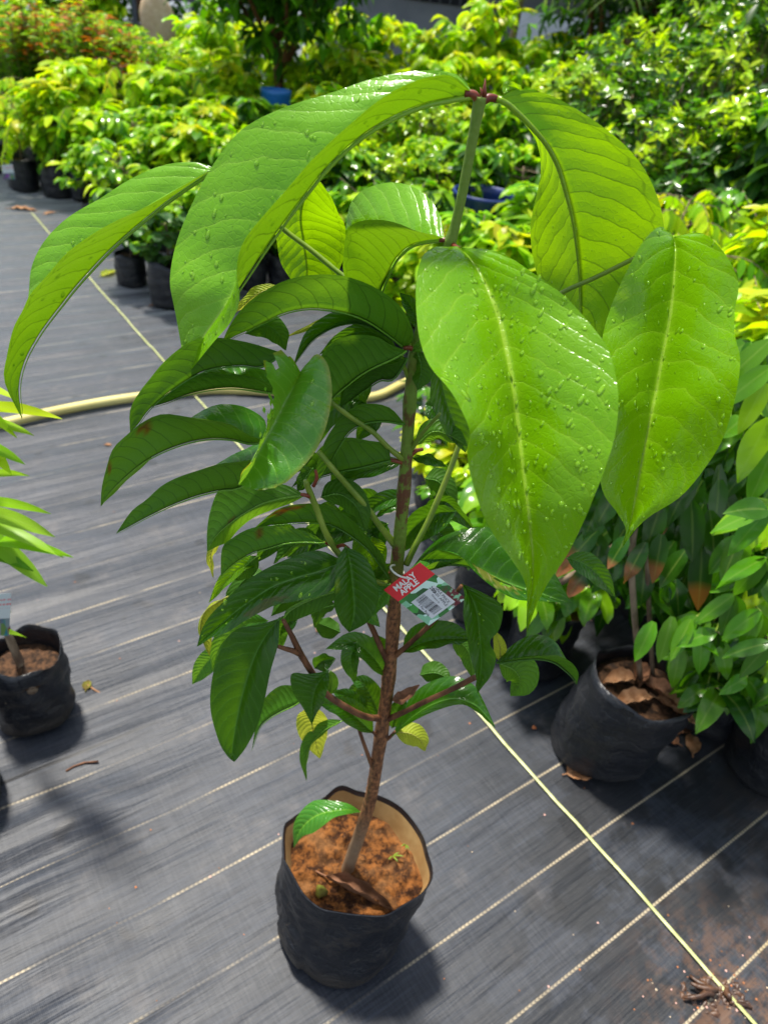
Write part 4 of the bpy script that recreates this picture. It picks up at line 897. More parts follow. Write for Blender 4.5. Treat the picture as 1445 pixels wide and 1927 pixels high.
def sprout(c, h, label, n=4, mat=None, name='sprout', seed=1):
    r = random.Random(seed); b = MB()
    for k in range(n):
        a = r.uniform(0, 6.28); ln = h * r.uniform(.6, 1.1); d = np.array([cos(a) * .5, sin(a) * .5, 1.0]); pts = [np.array(c) + d * ln * t + np.array([cos(a), sin(a), -.4]) * ln * .5 * t * t for t in np.linspace(0, 1, 5)]
        b.tube(pts, [.0006, .0008, .0014, .0014, .0003], 5)
    return tag(b.build(name, mat or M['petiole']), label, 'seedling')
sprout(gp(738, 1612, .205), .018, 'tiny pale green seedling in the orange soil near its right side', 4, seed=2)
sprout(gp(764, 1590, .21), .014, 'tiny yellow-green shoot against the back right rim of the bag', 3, seed=5)
# ------------------------------------------------------------------ plants of the nursery
MB.build = _build
LIME = (.44, .62, .012); BRI = (.24, .46, .010); MIDG = (.095, .27, .008); DRK = (.024, .092, .006); YEL = (.50, .54, .02); REDT = (.55, .13, .03); BLU = (.06, .15, .045); BRN = (.30, .12, .05)
def mixc(a, b, t): return tuple(x + (y - x) * t for x, y in zip(a, b))
def leafq(b, o, d, nrm, L, W, droop, fold, col, tip=None, ns=4, r=random, lobes=False):
    ph = r.uniform(0, 6.28); wv = r.uniform(.05, .16) if ns > 3 else .04; tw = r.uniform(-.5, .5)
    d = unit(d); s = np.cross(d, nrm); s = unit(s); n = np.cross(s, d); p = np.array(o, float); V = []; C = []; UV = []
    for i in range(ns + 1):
        t = i / ns; w = W * .5 * (prof(.04 + .95 * t) if not lobes else (.5, 1.0, .55, .75, .05)[min(4, int(t * 4))])
        ca, sa = cos(tw * t), sin(tw * t); s_ = s * ca + n * sa; n_ = n * ca - s * sa
        V += [p - s_ * w + n_ * (w * fold + W * wv * sin(7 * t + ph)), p, p + s_ * w + n_ * (w * fold + W * wv * sin(6 * t + ph * 2))]; UV += [(0, t), (.5, t), (1, t)]
        c = col if (tip is None or t < .45 + .25 * (ph / 6.28)) else tip; C += [tuple(c) + (1,)] * 3
        d = unit(d + np.array([0, 0, -droop / ns])); n = np.cross(s, d); p = p + d * L / ns
    b.add(V, [(i * 3 + j, i * 3 + j + 1, i * 3 + j + 4, i * 3 + j + 3) for i in range(ns) for j in (0, 1)], UV, C)
def vary(c, r, k=.28):
    q = 1 + r.uniform(-k, k); w = r.uniform(-.12, .12); return (max(0, c[0] * q * (1 + w)), c[1] * q, max(0, c[2] * q))
def stemtube(b, p0, p1, r0, r1, bend=.02, r=random, n=6):
    p0 = np.array(p0, float); p1 = np.array(p1, float); k = np.array([r.uniform(-1, 1), r.uniform(-1, 1), 0]) * bend
    pts = [p0 + (p1 - p0) * t + k * sin(pi * t) for t in np.linspace(0, 1, n)]; b.tube(pts, list(np.linspace(r0, r1, n)), 6); return pts
def bag_mesh(r, h, seed, lean=(0, 0), wr=1.0):
    R = random.Random(seed); n = 40; m_ = 12; V = []; ph = [R.uniform(0, 6) for _ in range(6)]; b = MB()
    def P(t, a, inner=0):
        q = r * (1 + .05 * sin(2 * a + ph[0]) + .03 * sin(3 * a + ph[1])) * (.96 + .05 * sin(pi * t)) - inner
        q += wr * .0035 * sin(7 * a + 9 * t + ph[2]) * sin(pi * t) + wr * .0025 * sin(t * 26 + 2 * sin(2 * a + ph[3]))
        if t < .08: q -= .012 * (1 - t / .08)
        zz = h * t + (t > .95) * (.012 * sin(2 * a + ph[4]) + .007 * sin(5 * a + ph[5]))
        return [cos(a) * q + lean[0] * t, sin(a) * q + lean[1] * t, zz]
    for i in range(m_ + 1):
        for k in range(n): V.append(P(i / m_, 2 * pi * k / n))
    for i in range(5):
        for k in range(n):
            p = P(1, 2 * pi * k / n, .0015 + .001 * i); p[2] -= .001 + .018 * i; V.append(p)
    F = [(i * n + k, i * n + (k + 1) % n, (i + 1) * n + (k + 1) % n, (i + 1) * n + k) for i in range(m_ + 5) for k in range(n)]
    F.append(tuple(range(n - 1, -1, -1))); b.add(V, F); return b
def soil_mesh(r, z, seed, c=(0, 0)):
    R = random.Random(seed); b = MB(); n = 24; V = [[c[0], c[1], z + .008]]; F = []
    for i in range(1, 6):
        for k in range(n): a = 2 * pi * k / n; V.append([c[0] + cos(a) * r * i / 5, c[1] + sin(a) * r * i / 5, z + R.uniform(-.004, .006)])
    for k in range(n): F.append((0, 1 + k, 1 + (k + 1) % n))
    for i in range(4):
        for k in range(n): F.append((1 + i * n + k, 1 + (i + 1) * n + k, 1 + (i + 1) * n + (k + 1) % n, 1 + i * n + (k + 1) % n))
    b.add(V, F); return b

def fol_sapling(h, seed, L=.10, W=.04, nst=1, dens=1.0, cols=(BRI, MIDG), young=LIME, spread=.28, z0=.25, droop=.9, lobes=False, pair=False):
    r = random.Random(seed); f = MB(); s = MB()
    for k in range(nst):
        top = np.array([r.uniform(-.06, .06) * (nst > 1) * 2, r.uniform(-.06, .06) * (nst > 1) * 2, h * r.uniform(.88, 1)])
        pts = stemtube(s, (0, 0, .16), top, .006 + h * .003, .0025, .02, r)
        nb = int(14 * dens * h / .8) + 7
        for i in range(nb):
            t = z0 / h + (1 - z0 / h) * (i + r.random()) / nb; t = min(t, .99)
            q = t * 5; j = min(4, int(q)); base = pts[j] + (pts[j + 1] - pts[j]) * (q - j)
            a = i * 2.4 + r.uniform(-.4, .4); bl = spread * (1.15 - .6 * t) * r.uniform(.5, 1.1)
            d = np.array([cos(a), sin(a), r.uniform(.25, .9)]); tip = base + unit(d) * bl
            bp = stemtube(s, base, tip, .003, .0015, .01, r, 5)
            nl = int(r.uniform(7, 11) * dens)
            for m_ in range(nl):
                u = .3 + .7 * (m_ + 1) / nl; q2 = u * 4; j2 = min(3, int(q2)); lp = bp[j2] + (bp[j2 + 1] - bp[j2]) * (q2 - j2)
                la = a + (1 if m_ % 2 else -1) * r.uniform(.5, 1.3) + (r.uniform(-.4, .4)); ld = np.array([cos(la), sin(la), r.uniform(-.3, .5)])
                col = vary(r.choice(cols) if r.random() > .22 * t + .05 else young, r)
                leafq(f, lp, ld, np.array([0, 0, 1.]) + np.array([r.uniform(-.4, .4), r.uniform(-.4, .4), 0]), L * r.uniform(.6, 1.15), W * r.uniform(.7, 1.1), droop * r.uniform(.5, 1.5), r.uniform(.1, .5), col, lobes=lobes)
        for m_ in range(7):
            la = m_ * 2.4; leafq(f, pts[-1], (cos(la), sin(la), r.uniform(.1, 1.0)), (0, 0, 1), L * r.uniform(.6, 1), W * .8, droop * 1.3, .3, vary(young, r))
    return f, s
def fol_pinnate(h, seed, cols=(BRI, LIME), young=YEL, L=.088, W=.030, nf=26, fl=.36):
    r = random.Random(seed); f = MB(); s = MB(); pts = stemtube(s, (0, 0, .16), (r.uniform(-.04, .04), r.uniform(-.04, .04), h * .9), .007, .003, .02, r)
    for i in range(nf):
        t = .35 + .65 * (i + .5) / nf; q = min(4.999, t * 5); j = int(q); p = pts[j] + (pts[j + 1] - pts[j]) * (q - j); a = i * 2.4 + r.uniform(-.3, .3)
        d = unit([cos(a), sin(a), .9]); ln = fl * r.uniform(.7, 1.1); ns = 10; prev = p.copy(); path = [prev]
        for k in range(ns):
            d = unit(d + np.array([0, 0, -.22])); prev = prev + d * ln / ns; path.append(prev)
            side = unit(np.cross(d, (0, 0, 1)))
            if k > 1:
                for sg in (-1, 1):
                    ld = side * sg * .75 + d * .45 + np.array([0, 0, -.55 - .4 * r.random()])
                    leafq(f, prev, ld, (0, 0, 1) + d * .2, L * r.uniform(.8, 1.1) * (1.1 - .4 * k / ns), W, .5, .25, vary(young if t > .85 and r.random() < .5 else r.choice(cols), r), ns=3)
        s.tube(path, list(np.linspace(.0022, .0008, len(path))), 5)
    return f, s
def fol_bush(rx, h, seed, z0=.22, nt=170, cols=(DRK, MIDG), young=LIME, L=.06, W=.023, nl=7):
    r = random.Random(seed); f = MB(); s = MB()
    for k in range(5): stemtube(s, (r.uniform(-.03, .03), r.uniform(-.03, .03), .1), (r.uniform(-.6, .6) * rx, r.uniform(-.6, .6) * rx, h * r.uniform(.6, .85)), .008, .003, .04, r)
    for i in range(nt):
        th = r.uniform(0, 6.28); u = r.random() ** .6; zz = z0 + (h - z0) * r.random(); prof_r = rx * sqrt(max(.08, 1 - ((zz - (z0 + h) / 2) / ((h - z0) * .56)) ** 2)) * (1 + .25 * sin(3 * th + zz * 6 + seed))
        p = np.array([cos(th) * prof_r * u, sin(th) * prof_r * u, zz]); out = unit([cos(th) * u, sin(th) * u, .55 + .5 * r.random()])
        s.tube([p - out * .13 + [0, 0, -.04], p - out * .05, p], [.002, .0015, .001], 4)
        yng = r.random() < .18 + .3 * (zz > h * .8)
        for m_ in range(nl):
            a = m_ * 2.4 + r.random(); e1 = unit(np.cross(out, (.3, .2, 1))); e2 = np.cross(out, e1); d = out * r.uniform(.1, .9) + e1 * cos(a) + e2 * sin(a)
            leafq(f, p - out * r.uniform(0, .05), d, out, L * r.uniform(.7, 1.2), W * r.uniform(.8, 1.2), r.uniform(0, .5), .3, vary(young if yng else r.choice(cols), r), ns=3)
    return f, s
def fol_redtip(h, seed, cols=(MIDG, BRI), tipc=(REDT, (.40, .20, .04), BRI)):
    r = random.Random(seed); f = MB(); s = MB()
    for k in range(20):
        a = r.uniform(0, 6.28); q = r.uniform(.0, .24); top = np.array([cos(a) * q * 1.3, sin(a) * q * 1.3, h * r.uniform(.7, 1)]); pts = stemtube(s, (cos(a) * q * .2, sin(a) * q * .2, .15), top, .005, .002, .02, r)
        for i in range(34):
            t = .25 + .75 * i / 33; q2 = min(4.999, t * 5); j = int(q2); p = pts[j] + (pts[j + 1] - pts[j]) * (q2 - j); la = i * 2.4
            for z_ in (0, 1):
                c = vary(r.choice(tipc) if t > .78 and r.random() < .75 else r.choice(cols), r)
                leafq(f, p, (cos(la + pi * z_), sin(la + pi * z_), .5), (0, 0, 1), .095 * r.uniform(.6, 1.1), .024, .6, .2, c, ns=3)
    return f, s
def fol_hanging(h, seed, rx=.3, n=60, L=.13, W=.045, cols=(DRK, MIDG), young=BRI, browntip=.0, z0=.2, ns=5):
    """clusters of long glossy leaves hanging from branch ends"""
    r = random.Random(seed); f = MB(); s = MB(); pts = stemtube(s, (0, 0, .14), (r.uniform(-.05, .05), r.uniform(-.05, .05), h * .8), .011, .005, .03, r)
    for i in range(n):
        t = .3 + .7 * i / n; q2 = min(4.999, t * 5); j = int(q2); p = pts[j] + (pts[j + 1] - pts[j]) * (q2 - j); a = i * 2.4 + r.uniform(-.5, .5)
        bl = rx * r.uniform(.35, 1.0); tip = p + np.array([cos(a), sin(a), r.uniform(.0, .7)]) * bl; tip[2] = min(tip[2], h)
        bp = stemtube(s, p, tip, .003, .0016, .015, r, 5); yng = r.random() < .2
        for m_ in range(r.randint(5, 8)):
            la = a + m_ * 2.4; lp = bp[-1] + (bp[-3] - bp[-1]) * r.random()
            tc = BRN if r.random() < browntip else None
            leafq(f, lp, (cos(la) * .8 + cos(a) * .5, sin(la) * .8 + sin(a) * .5, r.uniform(-.5, .35)), (0, 0, 1), L * r.uniform(.65, 1.15), W * r.uniform(.8, 1.15), r.uniform(.9, 1.9), r.uniform(.15, .4), vary(young if yng else r.choice(cols), r), tip=tc, ns=ns)
    return f, s

def potted(name, label, cat, group, loc, fs, bagr=.09, bagh=.24, seed=1, lean=(0, 0), folmat='fol', stemmat_='greybark', bagm='bag', soilm='darksoil', rz=0.0, bag=True):
    root = empty(name, loc, rz, label, cat, group); f, s = fs
    if bag:
        bag_mesh(bagr, bagh, seed, lean).build('grow_bag', M[bagm], root)
        soil_mesh(bagr * .93, bagh - .035, seed, lean).build('soil', M[soilm], root)
    s.build('stem', M[stemmat_], root); f.build('foliage', M[folmat], root); return root

ORD = ['first', 'second', 'third', 'fourth', 'fifth', 'sixth', 'seventh', 'eighth', 'ninth', 'tenth', 'eleventh', 'twelfth', 'thirteenth', 'fourteenth', 'fifteenth', 'sixteenth']
PROTO = {}
def proto(key, fn):
    if key not in PROTO: PROTO[key] = [fn(), False]
    return PROTO[key]
MAKERS = {
 'lime3': (lambda: fol_sapling(.85, 23, .14, .07, 1, 1.1, (LIME, LIME, BRI), YEL, .26), .85, 'yellow-green big-leaved'),
 'pin1': (lambda: fol_pinnate(.8, 11), .8, 'drooping pale green compound-leaved'), 'pin2': (lambda: fol_pinnate(.8, 12, (BRI, MIDG), LIME), .8, 'drooping green compound-leaved'),
 'lime1': (lambda: fol_sapling(.85, 21, .13, .058, 1, 1.3, (LIME, BRI), YEL, .26), .85, 'lime green broad-leaved'), 'lime2': (lambda: fol_sapling(.85, 22, .15, .066, 1, 1.2, (LIME, BRI, BRI), LIME, .3), .85, 'bright green large-leaved'),
 'mid1': (lambda: fol_sapling(.8, 31, .115, .05, 1, 1.4, (BRI, MIDG), LIME, .26), .8, 'mid green leafy'), 'mid2': (lambda: fol_sapling(.8, 32, .095, .042, 2, 1.2, (MIDG, BRI), LIME, .24), .8, 'bushy small-leaved green'),
 'dark1': (lambda: fol_sapling(.8, 41, .13, .055, 1, 1.4, (DRK, MIDG, BLU), BRI, .26), .8, 'dark green leafy'),
 'lob1': (lambda: fol_sapling(.6, 51, .07, .06, 1, 1.0, (BLU, (.10, .22, .06)), BRI, .18, .1), .6, 'lobed blue-green leaved'),
 'red1': (lambda: fol_redtip(.9, 61), .9, 'orange-tipped feathery'), 'red2': (lambda: fol_redtip(.9, 62, (BRI, MIDG), (REDT, BRI, LIME)), .9, 'red and green feathery'),
 'yel1': (lambda: fol_sapling(.6, 71, .10, .045, 1, 1.2, (YEL, LIME), YEL, .22), .6, 'yellow-leaved'),
 'bush1': (lambda: fol_bush(.42, 1.3, 81, .2, 230), 1.3, 'dense dark small-leaved'), 'bush2': (lambda: fol_bush(.40, 1.3, 82, .2, 230, (DRK, DRK, MIDG), BRI), 1.3, 'dense glossy green small-leaved'),
 'bush3': (lambda: fol_bush(.34, .8, 83, .15, 200, (MIDG, BRI), LIME, .045, .02), .8, 'dense bright green small-leaved'),
 'hang1': (lambda: fol_hanging(.8, 91, .3, 46, .12, .04, (MIDG, DRK), BRI), .8, 'glossy hanging-leaved'), 'hang2': (lambda: fol_hanging(.8, 92, .3, 46, .11, .04, (BRI, MIDG), LIME), .8, 'bright hanging-leaved'),
}
PR = {}
def place(kind, px, yt, Y, label, group, cat='potted plant', seedk=0, hmul=1.0, bag=True, name='potted_plant', hset=None):
    P = at(px, yt, Y); h = max(.35, P[2]) * hmul if hset is None else hset; fn, h0, desc = MAKERS[kind]
    key = (kind, bag)
    if key not in PR:
        root = potted(name, label, cat, group, (P[0], Y, 0), fn(), bagr=.10, bagh=.26, seed=len(PR) + 3, folmat='folgloss' if kind.startswith(('bush', 'hang')) else 'fol', bag=bag); PR[key] = root
    else:
        root = copy_tree(PR[key]); root['label'] = label
    root['label'] = label; root['category'] = cat
    if group: root['group'] = group
    root.name = name
    k = h / h0; root.location = (P[0], Y, 0); root.rotation_euler = (0, 0, random.uniform(0, 6.28)); sx = 1.0 if .75 < k < 1.3 else (k ** .5)
    root.scale = (sx, sx, k if .6 < k < 1.6 else k); return root
def rowp(kinds, specs, where, group, **kw):
    n = len(specs)
    for i, (px, yt, Y) in enumerate(specs):
        kd = kinds[i % len(kinds)]
        place(kd, px, yt, Y, '%s plant, %s from left %s' % (MAKERS[kd][2], ORD[i], where), group, **kw)

R_ = random.Random(99); jit = lambda v, k: v + R_.uniform(-k, k)
# feathery shrubs, back left
rowp(['mid1', 'lime2', 'dark1', 'lime1', 'mid1'], [(-60, -60, 8.6), (30, -50, 8.4), (110, -60, 8.5), (190, -45, 8.6), (400, -10, 8.4)], 'behind the feathery shrubs', 'saplings behind the feathery shrubs')
rowp(['red1', 'red2', 'red1', 'red2', 'red1', 'bush3'], [(-20, 5, 5.9), (40, -15, 5.8), (100, 5, 5.9), (155, -10, 5.8), (215, 25, 5.9), (290, 70, 6.2)], 'in the back left shrub row', 'feathery shrubs at the back left', name='feathery_shrub', cat='shrub')
rowp(['hang2', 'mid1', 'lime1', 'bush3', 'mid1', 'bush3', 'lime2'], [(-60, 20, 6.9), (5, 30, 6.9), (70, 20, 6.9), (130, 30, 6.9), (190, 35, 6.9), (250, 50, 6.8), (330, 60, 6.8)], 'in the third row at left', 'saplings in the third row at the left')
rowp(['lime1', 'pin1', 'lime3', 'pin1', 'lime2', 'pin2', 'lime1'], [(-40, 140, 5.4), (50, 130, 5.4), (140, 120, 5.4), (225, 95, 5.5), (300, 105, 5.5), (360, 110, 5.5), (430, 120, 5.5)], 'in the left second row', 'saplings in the second row at the left')
rowp(['pin1', 'lime1', 'pin2', 'lime2', 'hang2', 'mid2', 'lime1'], [(15, 160, 5.05), (80, 150, 5.0), (135, 185, 5.0), (185, 190, 4.95), (250, 185, 4.9), (320, 195, 4.9), (395, 200, 4.9)], 'in the left front row of bags', 'saplings in the front row at the left')
rowp(['mid1', 'hang2', 'mid2', 'lime1', 'mid1', 'mid2', 'dark1'], [(165, 265, 4.45), (230, 255, 4.3), (290, 240, 4.25), (350, 235, 4.3), (410, 245, 4.3), (470, 240, 4.3), (530, 250, 4.3)], 'behind the far-left leaf', 'saplings behind the left leaf')
rowp(['dark1', 'lob1', 'dark1', 'mid2'], [(232, 345, 3.62), (312, 370, 3.42), (345, 330, 3.75), (400, 340, 3.6)], 'beside the twine at the mat edge', 'bagged saplings at the mat edge')
# centre rows
rowp(['lime2', 'lime3', 'lime1', 'pin1', 'lime3', 'mid1', 'lime3', 'lime1', 'lime2', 'lime3', 'lime2', 'lime1'], [(jit(380 + i * 62, 14), jit(35, 25) + (25 if i > 9 else 0), jit(7.3, .3)) for i in range(12)], 'in the farthest centre row', 'saplings in the farthest centre row')
rowp(['lime3', 'lime1', 'hang2', 'lime2', 'lime3', 'lime1', 'pin1', 'lime2', 'lime1', 'lime3', 'mid1', 'lime1'], [(jit(400 + i * 60, 14), jit(110, 22), jit(6.2, .2)) for i in range(12)], 'in the middle centre row', 'saplings in the middle centre row')
rowp(['lime2', 'dark1', 'mid1', 'lime1', 'mid1', 'hang2', 'lime2', 'bush3', 'lime1', 'mid1', 'dark1', 'mid2'], [(jit(420 + i * 58, 12), jit(185, 22), jit(5.25, .15)) for i in range(12)], 'in the near centre row', 'saplings in the near centre row')
rowp(['bush3', 'mid2', 'dark1', 'bush3', 'mid2', 'bush3', 'dark1', 'mid2', 'hang1', 'dark1'], [(jit(560 + i * 56, 10), jit(255, 18), jit(4.5, .12)) for i in range(10)], 'in the row crossing the upper stem', 'small-leaved saplings behind the upper stem')
rowp(['dark1', 'mid2', 'dark1', 'mid1', 'hang1', 'dark1', 'mid2', 'hang1', 'mid1'], [(jit(470 + i * 66, 10), jit(345, 18) + (55 if i in (6, 7) else 0), jit(3.85, .1)) for i in range(9)], 'just behind the young tree', 'saplings just behind the young tree')
rowp(['lime2', 'lime1', 'mid1', 'lime1', 'lime2'], [(760, 455, 3.25), (835, 430, 3.1), (905, 400, 3.1), (975, 430, 3.0), (1040, 420, 3.1)], 'in the low bright row', 'low bright saplings behind the top leaves')
# right side
rowp(['bush1', 'bush2', 'bush1', 'bush2', 'bush1'], [(1110, 110, 4.9), (1195, 75, 4.7), (1285, 60, 4.75), (1370, 45, 4.6), (1450, 30, 4.5)], 'in the right hedge front', 'dense bushes at the right', name='dense_bush', cat='bush')
rowp(['bush2', 'bush1', 'bush2', 'bush1', 'bush2'], [(1140, 70, 6.0), (1195, 30, 5.9), (1270, 10, 5.9), (1360, 0, 5.8), (1450, -40, 5.7)], 'in the right hedge back', 'dense bushes behind the right hedge', name='dense_bush', cat='bush')
rowp(['bush1', 'bush2', 'bush1', 'dark1'], [(1240, 190, 4.1), (1330, 200, 4.0), (1415, 180, 3.9), (1480, 170, 3.8)], 'at the right hedge foot', 'low bushes at the foot of the right hedge', name='dense_bush', cat='bush')
rowp(['pin2', 'pin1', 'hang2'], [(1245, 325, 3.3), (1310, 330, 3.25), (1480, 330, 3.3)], 'in the mid right group', 'drooping saplings at the right')
rowp(['pin1', 'pin2', 'pin1', 'lime1'], [(1290, 430, 2.75), (1365, 425, 2.7), (1430, 440, 2.7), (1490, 400, 2.75)], 'behind the shiny right leaf', 'drooping saplings behind the right leaf')
rowp(['lime2', 'yel1', 'hang2', 'lime1'], [(1150, 520, 2.5), (1370, 600, 2.15), (1430, 620, 2.1), (1490, 560, 2.1)], 'in the right edge group', 'yellow-green saplings at the right')
# dark leafy cluster behind the lower right of the tree
rowp(['hang1', 'yel1', 'hang2', 'mid1', 'hang1', 'hang1', 'dark1'], [(860, 860, 2.25), (838, 850, 2.0), (905, 840, 1.9), (945, 760, 2.0), (1010, 720, 1.95), (1085, 700, 1.95), (1150, 700, 1.9)], 'just right of the stem', 'saplings right of the stem')

# ---- glossy shrubs close by at the right
near_specs = [
 ((.80, 1.62, 0), fol_hanging(.80, 201, .30, 60, .12, .042, (DRK, MIDG), BRI, .0), 'tall glossy green shrub at the right edge behind the leaning bag', .11, .25),
 ((1.00, 1.42, 0), fol_hanging(.84, 202, .32, 64, .12, .044, (MIDG, DRK), BRI, .0), 'bright glossy shrub cut off by the right edge, tallest of the near shrubs', .11, .25),
 ((.98, 1.12, 0), fol_hanging(.62, 203, .30, 58, .115, .042, (MIDG, DRK), BRI, .0), 'glossy shrub at the lower right edge with water-shiny lance leaves', .11, .25),
]
for i, (loc, fs, lab, br, bh) in enumerate(near_specs):
    potted('glossy_shrub', lab, 'shrub', 'glossy shrubs close by at the right', loc, fs, br, bh, 30 + i, folmat='folgloss')

# ---- the leaning black bag with dead leaves, right of the tree
lean_root = empty('leaning_potted_sapling', (.560, 1.10, 0), 0, 'black bag leaning left, full of dead leaves, with two thin stems and brown-tipped leaves', 'potted plant')
LB = (.045, .02)
bag_mesh(.108, .27, 44, (.035, -.015), 1.2).build('grow_bag', M['bag'], lean_root)
soil_mesh(.10, .225, 44, (.035, -.015)).build('soil', M['darksoil'], lean_root)
def stem_to(name, a, pts, r, mat, par):
    b = MB(); b.tube([np.array(p) - np.array(a) for p in crom(pts, 20)], r, 8); return b.build(name, mat, par)
LO = np.array([.560, 1.10, 0])
base1 = np.array([.60, 1.11, .235])
stem_to('stem', LO, [base1, at(1188, 1080, 1.12), at(1195, 980, 1.13), at(1215, 880, 1.16)], .0065, M['greybark'], lean_root)
stem_to('stem', LO, [np.array([.63, 1.12, .235]), at(1218, 1080, 1.14), at(1225, 990, 1.16), at(1245, 880, 1.2)], .005, M['greybark'], lean_root)
f = MB(); r = random.Random(77)
for (x, y, Y, dx, dy, L, W, tip) in [(1215, 1020, 1.10, -40, 70, .09, .032, 1), (1245, 1005, 1.11, -12, 80, .10, .036, 1), (1290, 1035, 1.12, -45, 60, .09, .036, 0), (1320, 1030, 1.12, 0, 110, .14, .045, 1), (1270, 1090, 1.12, 10, 60, .08, .035, 0),
        (1180, 1010, 1.08, -30, 45, .07, .03, 1), (1300, 940, 1.13, 10, 110, .13, .045, 0), (1335, 960, 1.14, 15, 90, .11, .04, 0), (1250, 930, 1.15, -30, 90, .12, .042, 0), (1210, 930, 1.15, -40, 70, .12, .042, 0), (1340, 1100, 1.15, -10, 80, .10, .04, 0),
        (1230, 1170, 1.05, -30, 60, .09, .034, 0), (1265, 1160, 1.05, -20, 70, .10, .034, 0), (1300, 1165, 1.04, -25, 50, .09, .03, 0), (1320, 1180, 1.03, 0, 70, .10, .034, 0), (1280, 1215, 1.02, -10, 60, .09, .032, 0), (1350, 1200, 1.04, 20, 60, .09, .034, 0)]:
    p = at(x, y, Y); q = at(x + dx, y + dy, Y - .03); d = q - p
    leafq(f, p - LO, d, _O - p + np.array([r.uniform(-.4, .4), 0, r.uniform(-.1, .5)]), L, W, .35, .2, vary(DRK if y < 1120 else MIDG, r), tip=(.24, .10, .035) if tip else None, ns=6)
for i in range(130):
    p = at(r.uniform(1100, 1360), r.uniform(860, 1110), r.uniform(1.15, 1.34)); leafq(f, p - LO, (r.uniform(-1, 1), -.4, -1.0), (0, -1, .6), r.uniform(.09, .14), .04, .3, .2, vary(DRK, r), tip=(.30, .11, .04) if r.random() < .04 else None, ns=5)
f.build('foliage', M['folgloss'], lean_root)
# bright glossy sprays in front, belonging to the shrub at the lower right
sp = empty('glossy_sapling', (.86, 1.26, 0), 0, 'small sapling at the far right bottom with bright shiny sprays of five leaves', 'potted plant'); SO = np.array([.86, 1.26, 0])
bag_mesh(.10, .2, 51).build('grow_bag', M['bag'], sp); soil_mesh(.09, .17, 51).build('soil', M['darksoil'], sp)
f = MB(); s = MB()
sprays = [(1405, 1275, 1.0, [(-85, 60, .10), (-50, 105, .10), (10, 105, .10), (-60, 25, .08), (50, 60, .09)]), (1345, 1190, 1.03, [(-75, 30, .09), (-60, 70, .09), (-20, 95, .09), (-110, 20, .09), (20, 60, .08)]), (1440, 1050, 1.0, [(-60, 60, .11), (-90, 40, .11), (-40, 100, .1), (-20, 60, .1)]),
          (1445, 960, 1.0, [(-90, 20, .11), (-60, 60, .11), (-80, -20, .1)]), (1430, 1150, 1.02, [(-70, 40, .1), (-40, 80, .1), (10, 80, .1)]), (1450, 1210, .98, [(-80, 10, .1), (-60, 60, .1)]), (1390, 1010, 1.06, [(-60, 60, .1), (-30, 90, .1), (20, 80, .1)]),
          (1380, 1120, 1.06, [(-60, 40, .1), (-20, 80, .1), (30, 70, .1)]), (1470, 1290, 1.0, [(-50, 80, .1), (-20, 100, .1)]), (1310, 1160, 1.05, [(-100, 45, .1), (-80, 80, .1), (-50, 30, .08)])]
r5 = random.Random(15)
for i in range(115):
    x = r5.uniform(1215, 1450); y = r5.uniform(640, 1330)
    if y > 1120 and x < 1290: x += 110
    if y < 1000 and x < 1290: x += 120
    yy = 1.20 + .22 * (1330 - y) / 700 - .14 * (y > 1050) + r5.uniform(-.05, .08)
    sprays.append((x, y, yy, [(r5.uniform(-95, 50), r5.uniform(15, 100), r5.uniform(.06, .095)) for _ in range(r5.randint(4, 6))]))
sprays = [(a_, b_, c_, [(dx_ * .85, dy_ * .85, L_ * .85) for dx_, dy_, L_ in d_]) for a_, b_, c_, d_ in sprays]
for x, y, Y, ls in sprays:
    p = at(x, y, Y); root_p = np.array([.86, 1.26, .17]); s.tube([np.array(q) - SO for q in crom([root_p, (root_p + p) / 2 + np.array([0, .05, .06]), p], 10)], list(np.linspace(.004, .0018, 11)), 6)
    for dx, dy, L in ls:
        q = at(x + dx, y + dy, Y - r.uniform(-.03, .04)); d = q - p
        leafq(f, p - SO, d, unit(_O - p) + np.array([r.uniform(-.6, .6), 0, r.uniform(.0, .9)]), L * 1.05, r.uniform(.028, .038), r.uniform(.2, .9), .25, vary(mixc(DRK, MIDG, r.random() * 1.3), r, .2), ns=7)
s.build('stem', M['petiole'], sp); f.build('foliage', M['folgloss'], sp)
# lime-coloured broad leaves of a plant at the right edge
lm = empty('lime_leaved_sapling', (.88, 1.24, 0), 0, 'sapling at the right edge with wide lime green young leaves', 'potted plant'); LMO = np.array([.88, 1.24, 0])
bag_mesh(.09, .22, 61).build('grow_bag', M['bag'], lm); soil_mesh(.08, .19, 61).build('soil', M['darksoil'], lm)
f = MB(); s = MB(); s.tube([np.array(q) - LMO for q in crom([[.88, 1.24, .18], at(1500, 980, 1.2), at(1475, 840, 1.16), at(1452, 775, 1.12)], 16)], list(np.linspace(.007, .003, 17)), 7)
for (x, y, Y, dx, dy, L, W, c) in [(1448, 786, 1.1, -70, 130, .12, .046, BRI), (1452, 850, 1.1, -50, 110, .10, .04, MIDG), (1446, 945, 1.1, -110, 50, .11, .042, BRI), (1460, 960, 1.12, -80, 80, .11, .045, BRI), (1452, 690, 1.2, -90, 60, .11, .036, MIDG), (1450, 640, 1.25, -110, 90, .12, .038, MIDG), (1440, 720, 1.2, -60, 110, .10, .036, BRI), (1458, 1080, 1.1, -60, 60, .1, .04, LIME), (1452, 1120, 1.1, -50, 80, .1, .04, BRI)]:
    p = at(x, y, Y); q = at(x + dx, y + dy, Y - .02); leafq(f, p - LMO, q - p, _O - p + np.array([r.uniform(-.3, .3), 0, .3]), L, W, .3, .12, vary(c, r, .1), ns=7)
s.build('stem', M['petiole'], lm); f.build('foliage', M['folgloss'], lm)
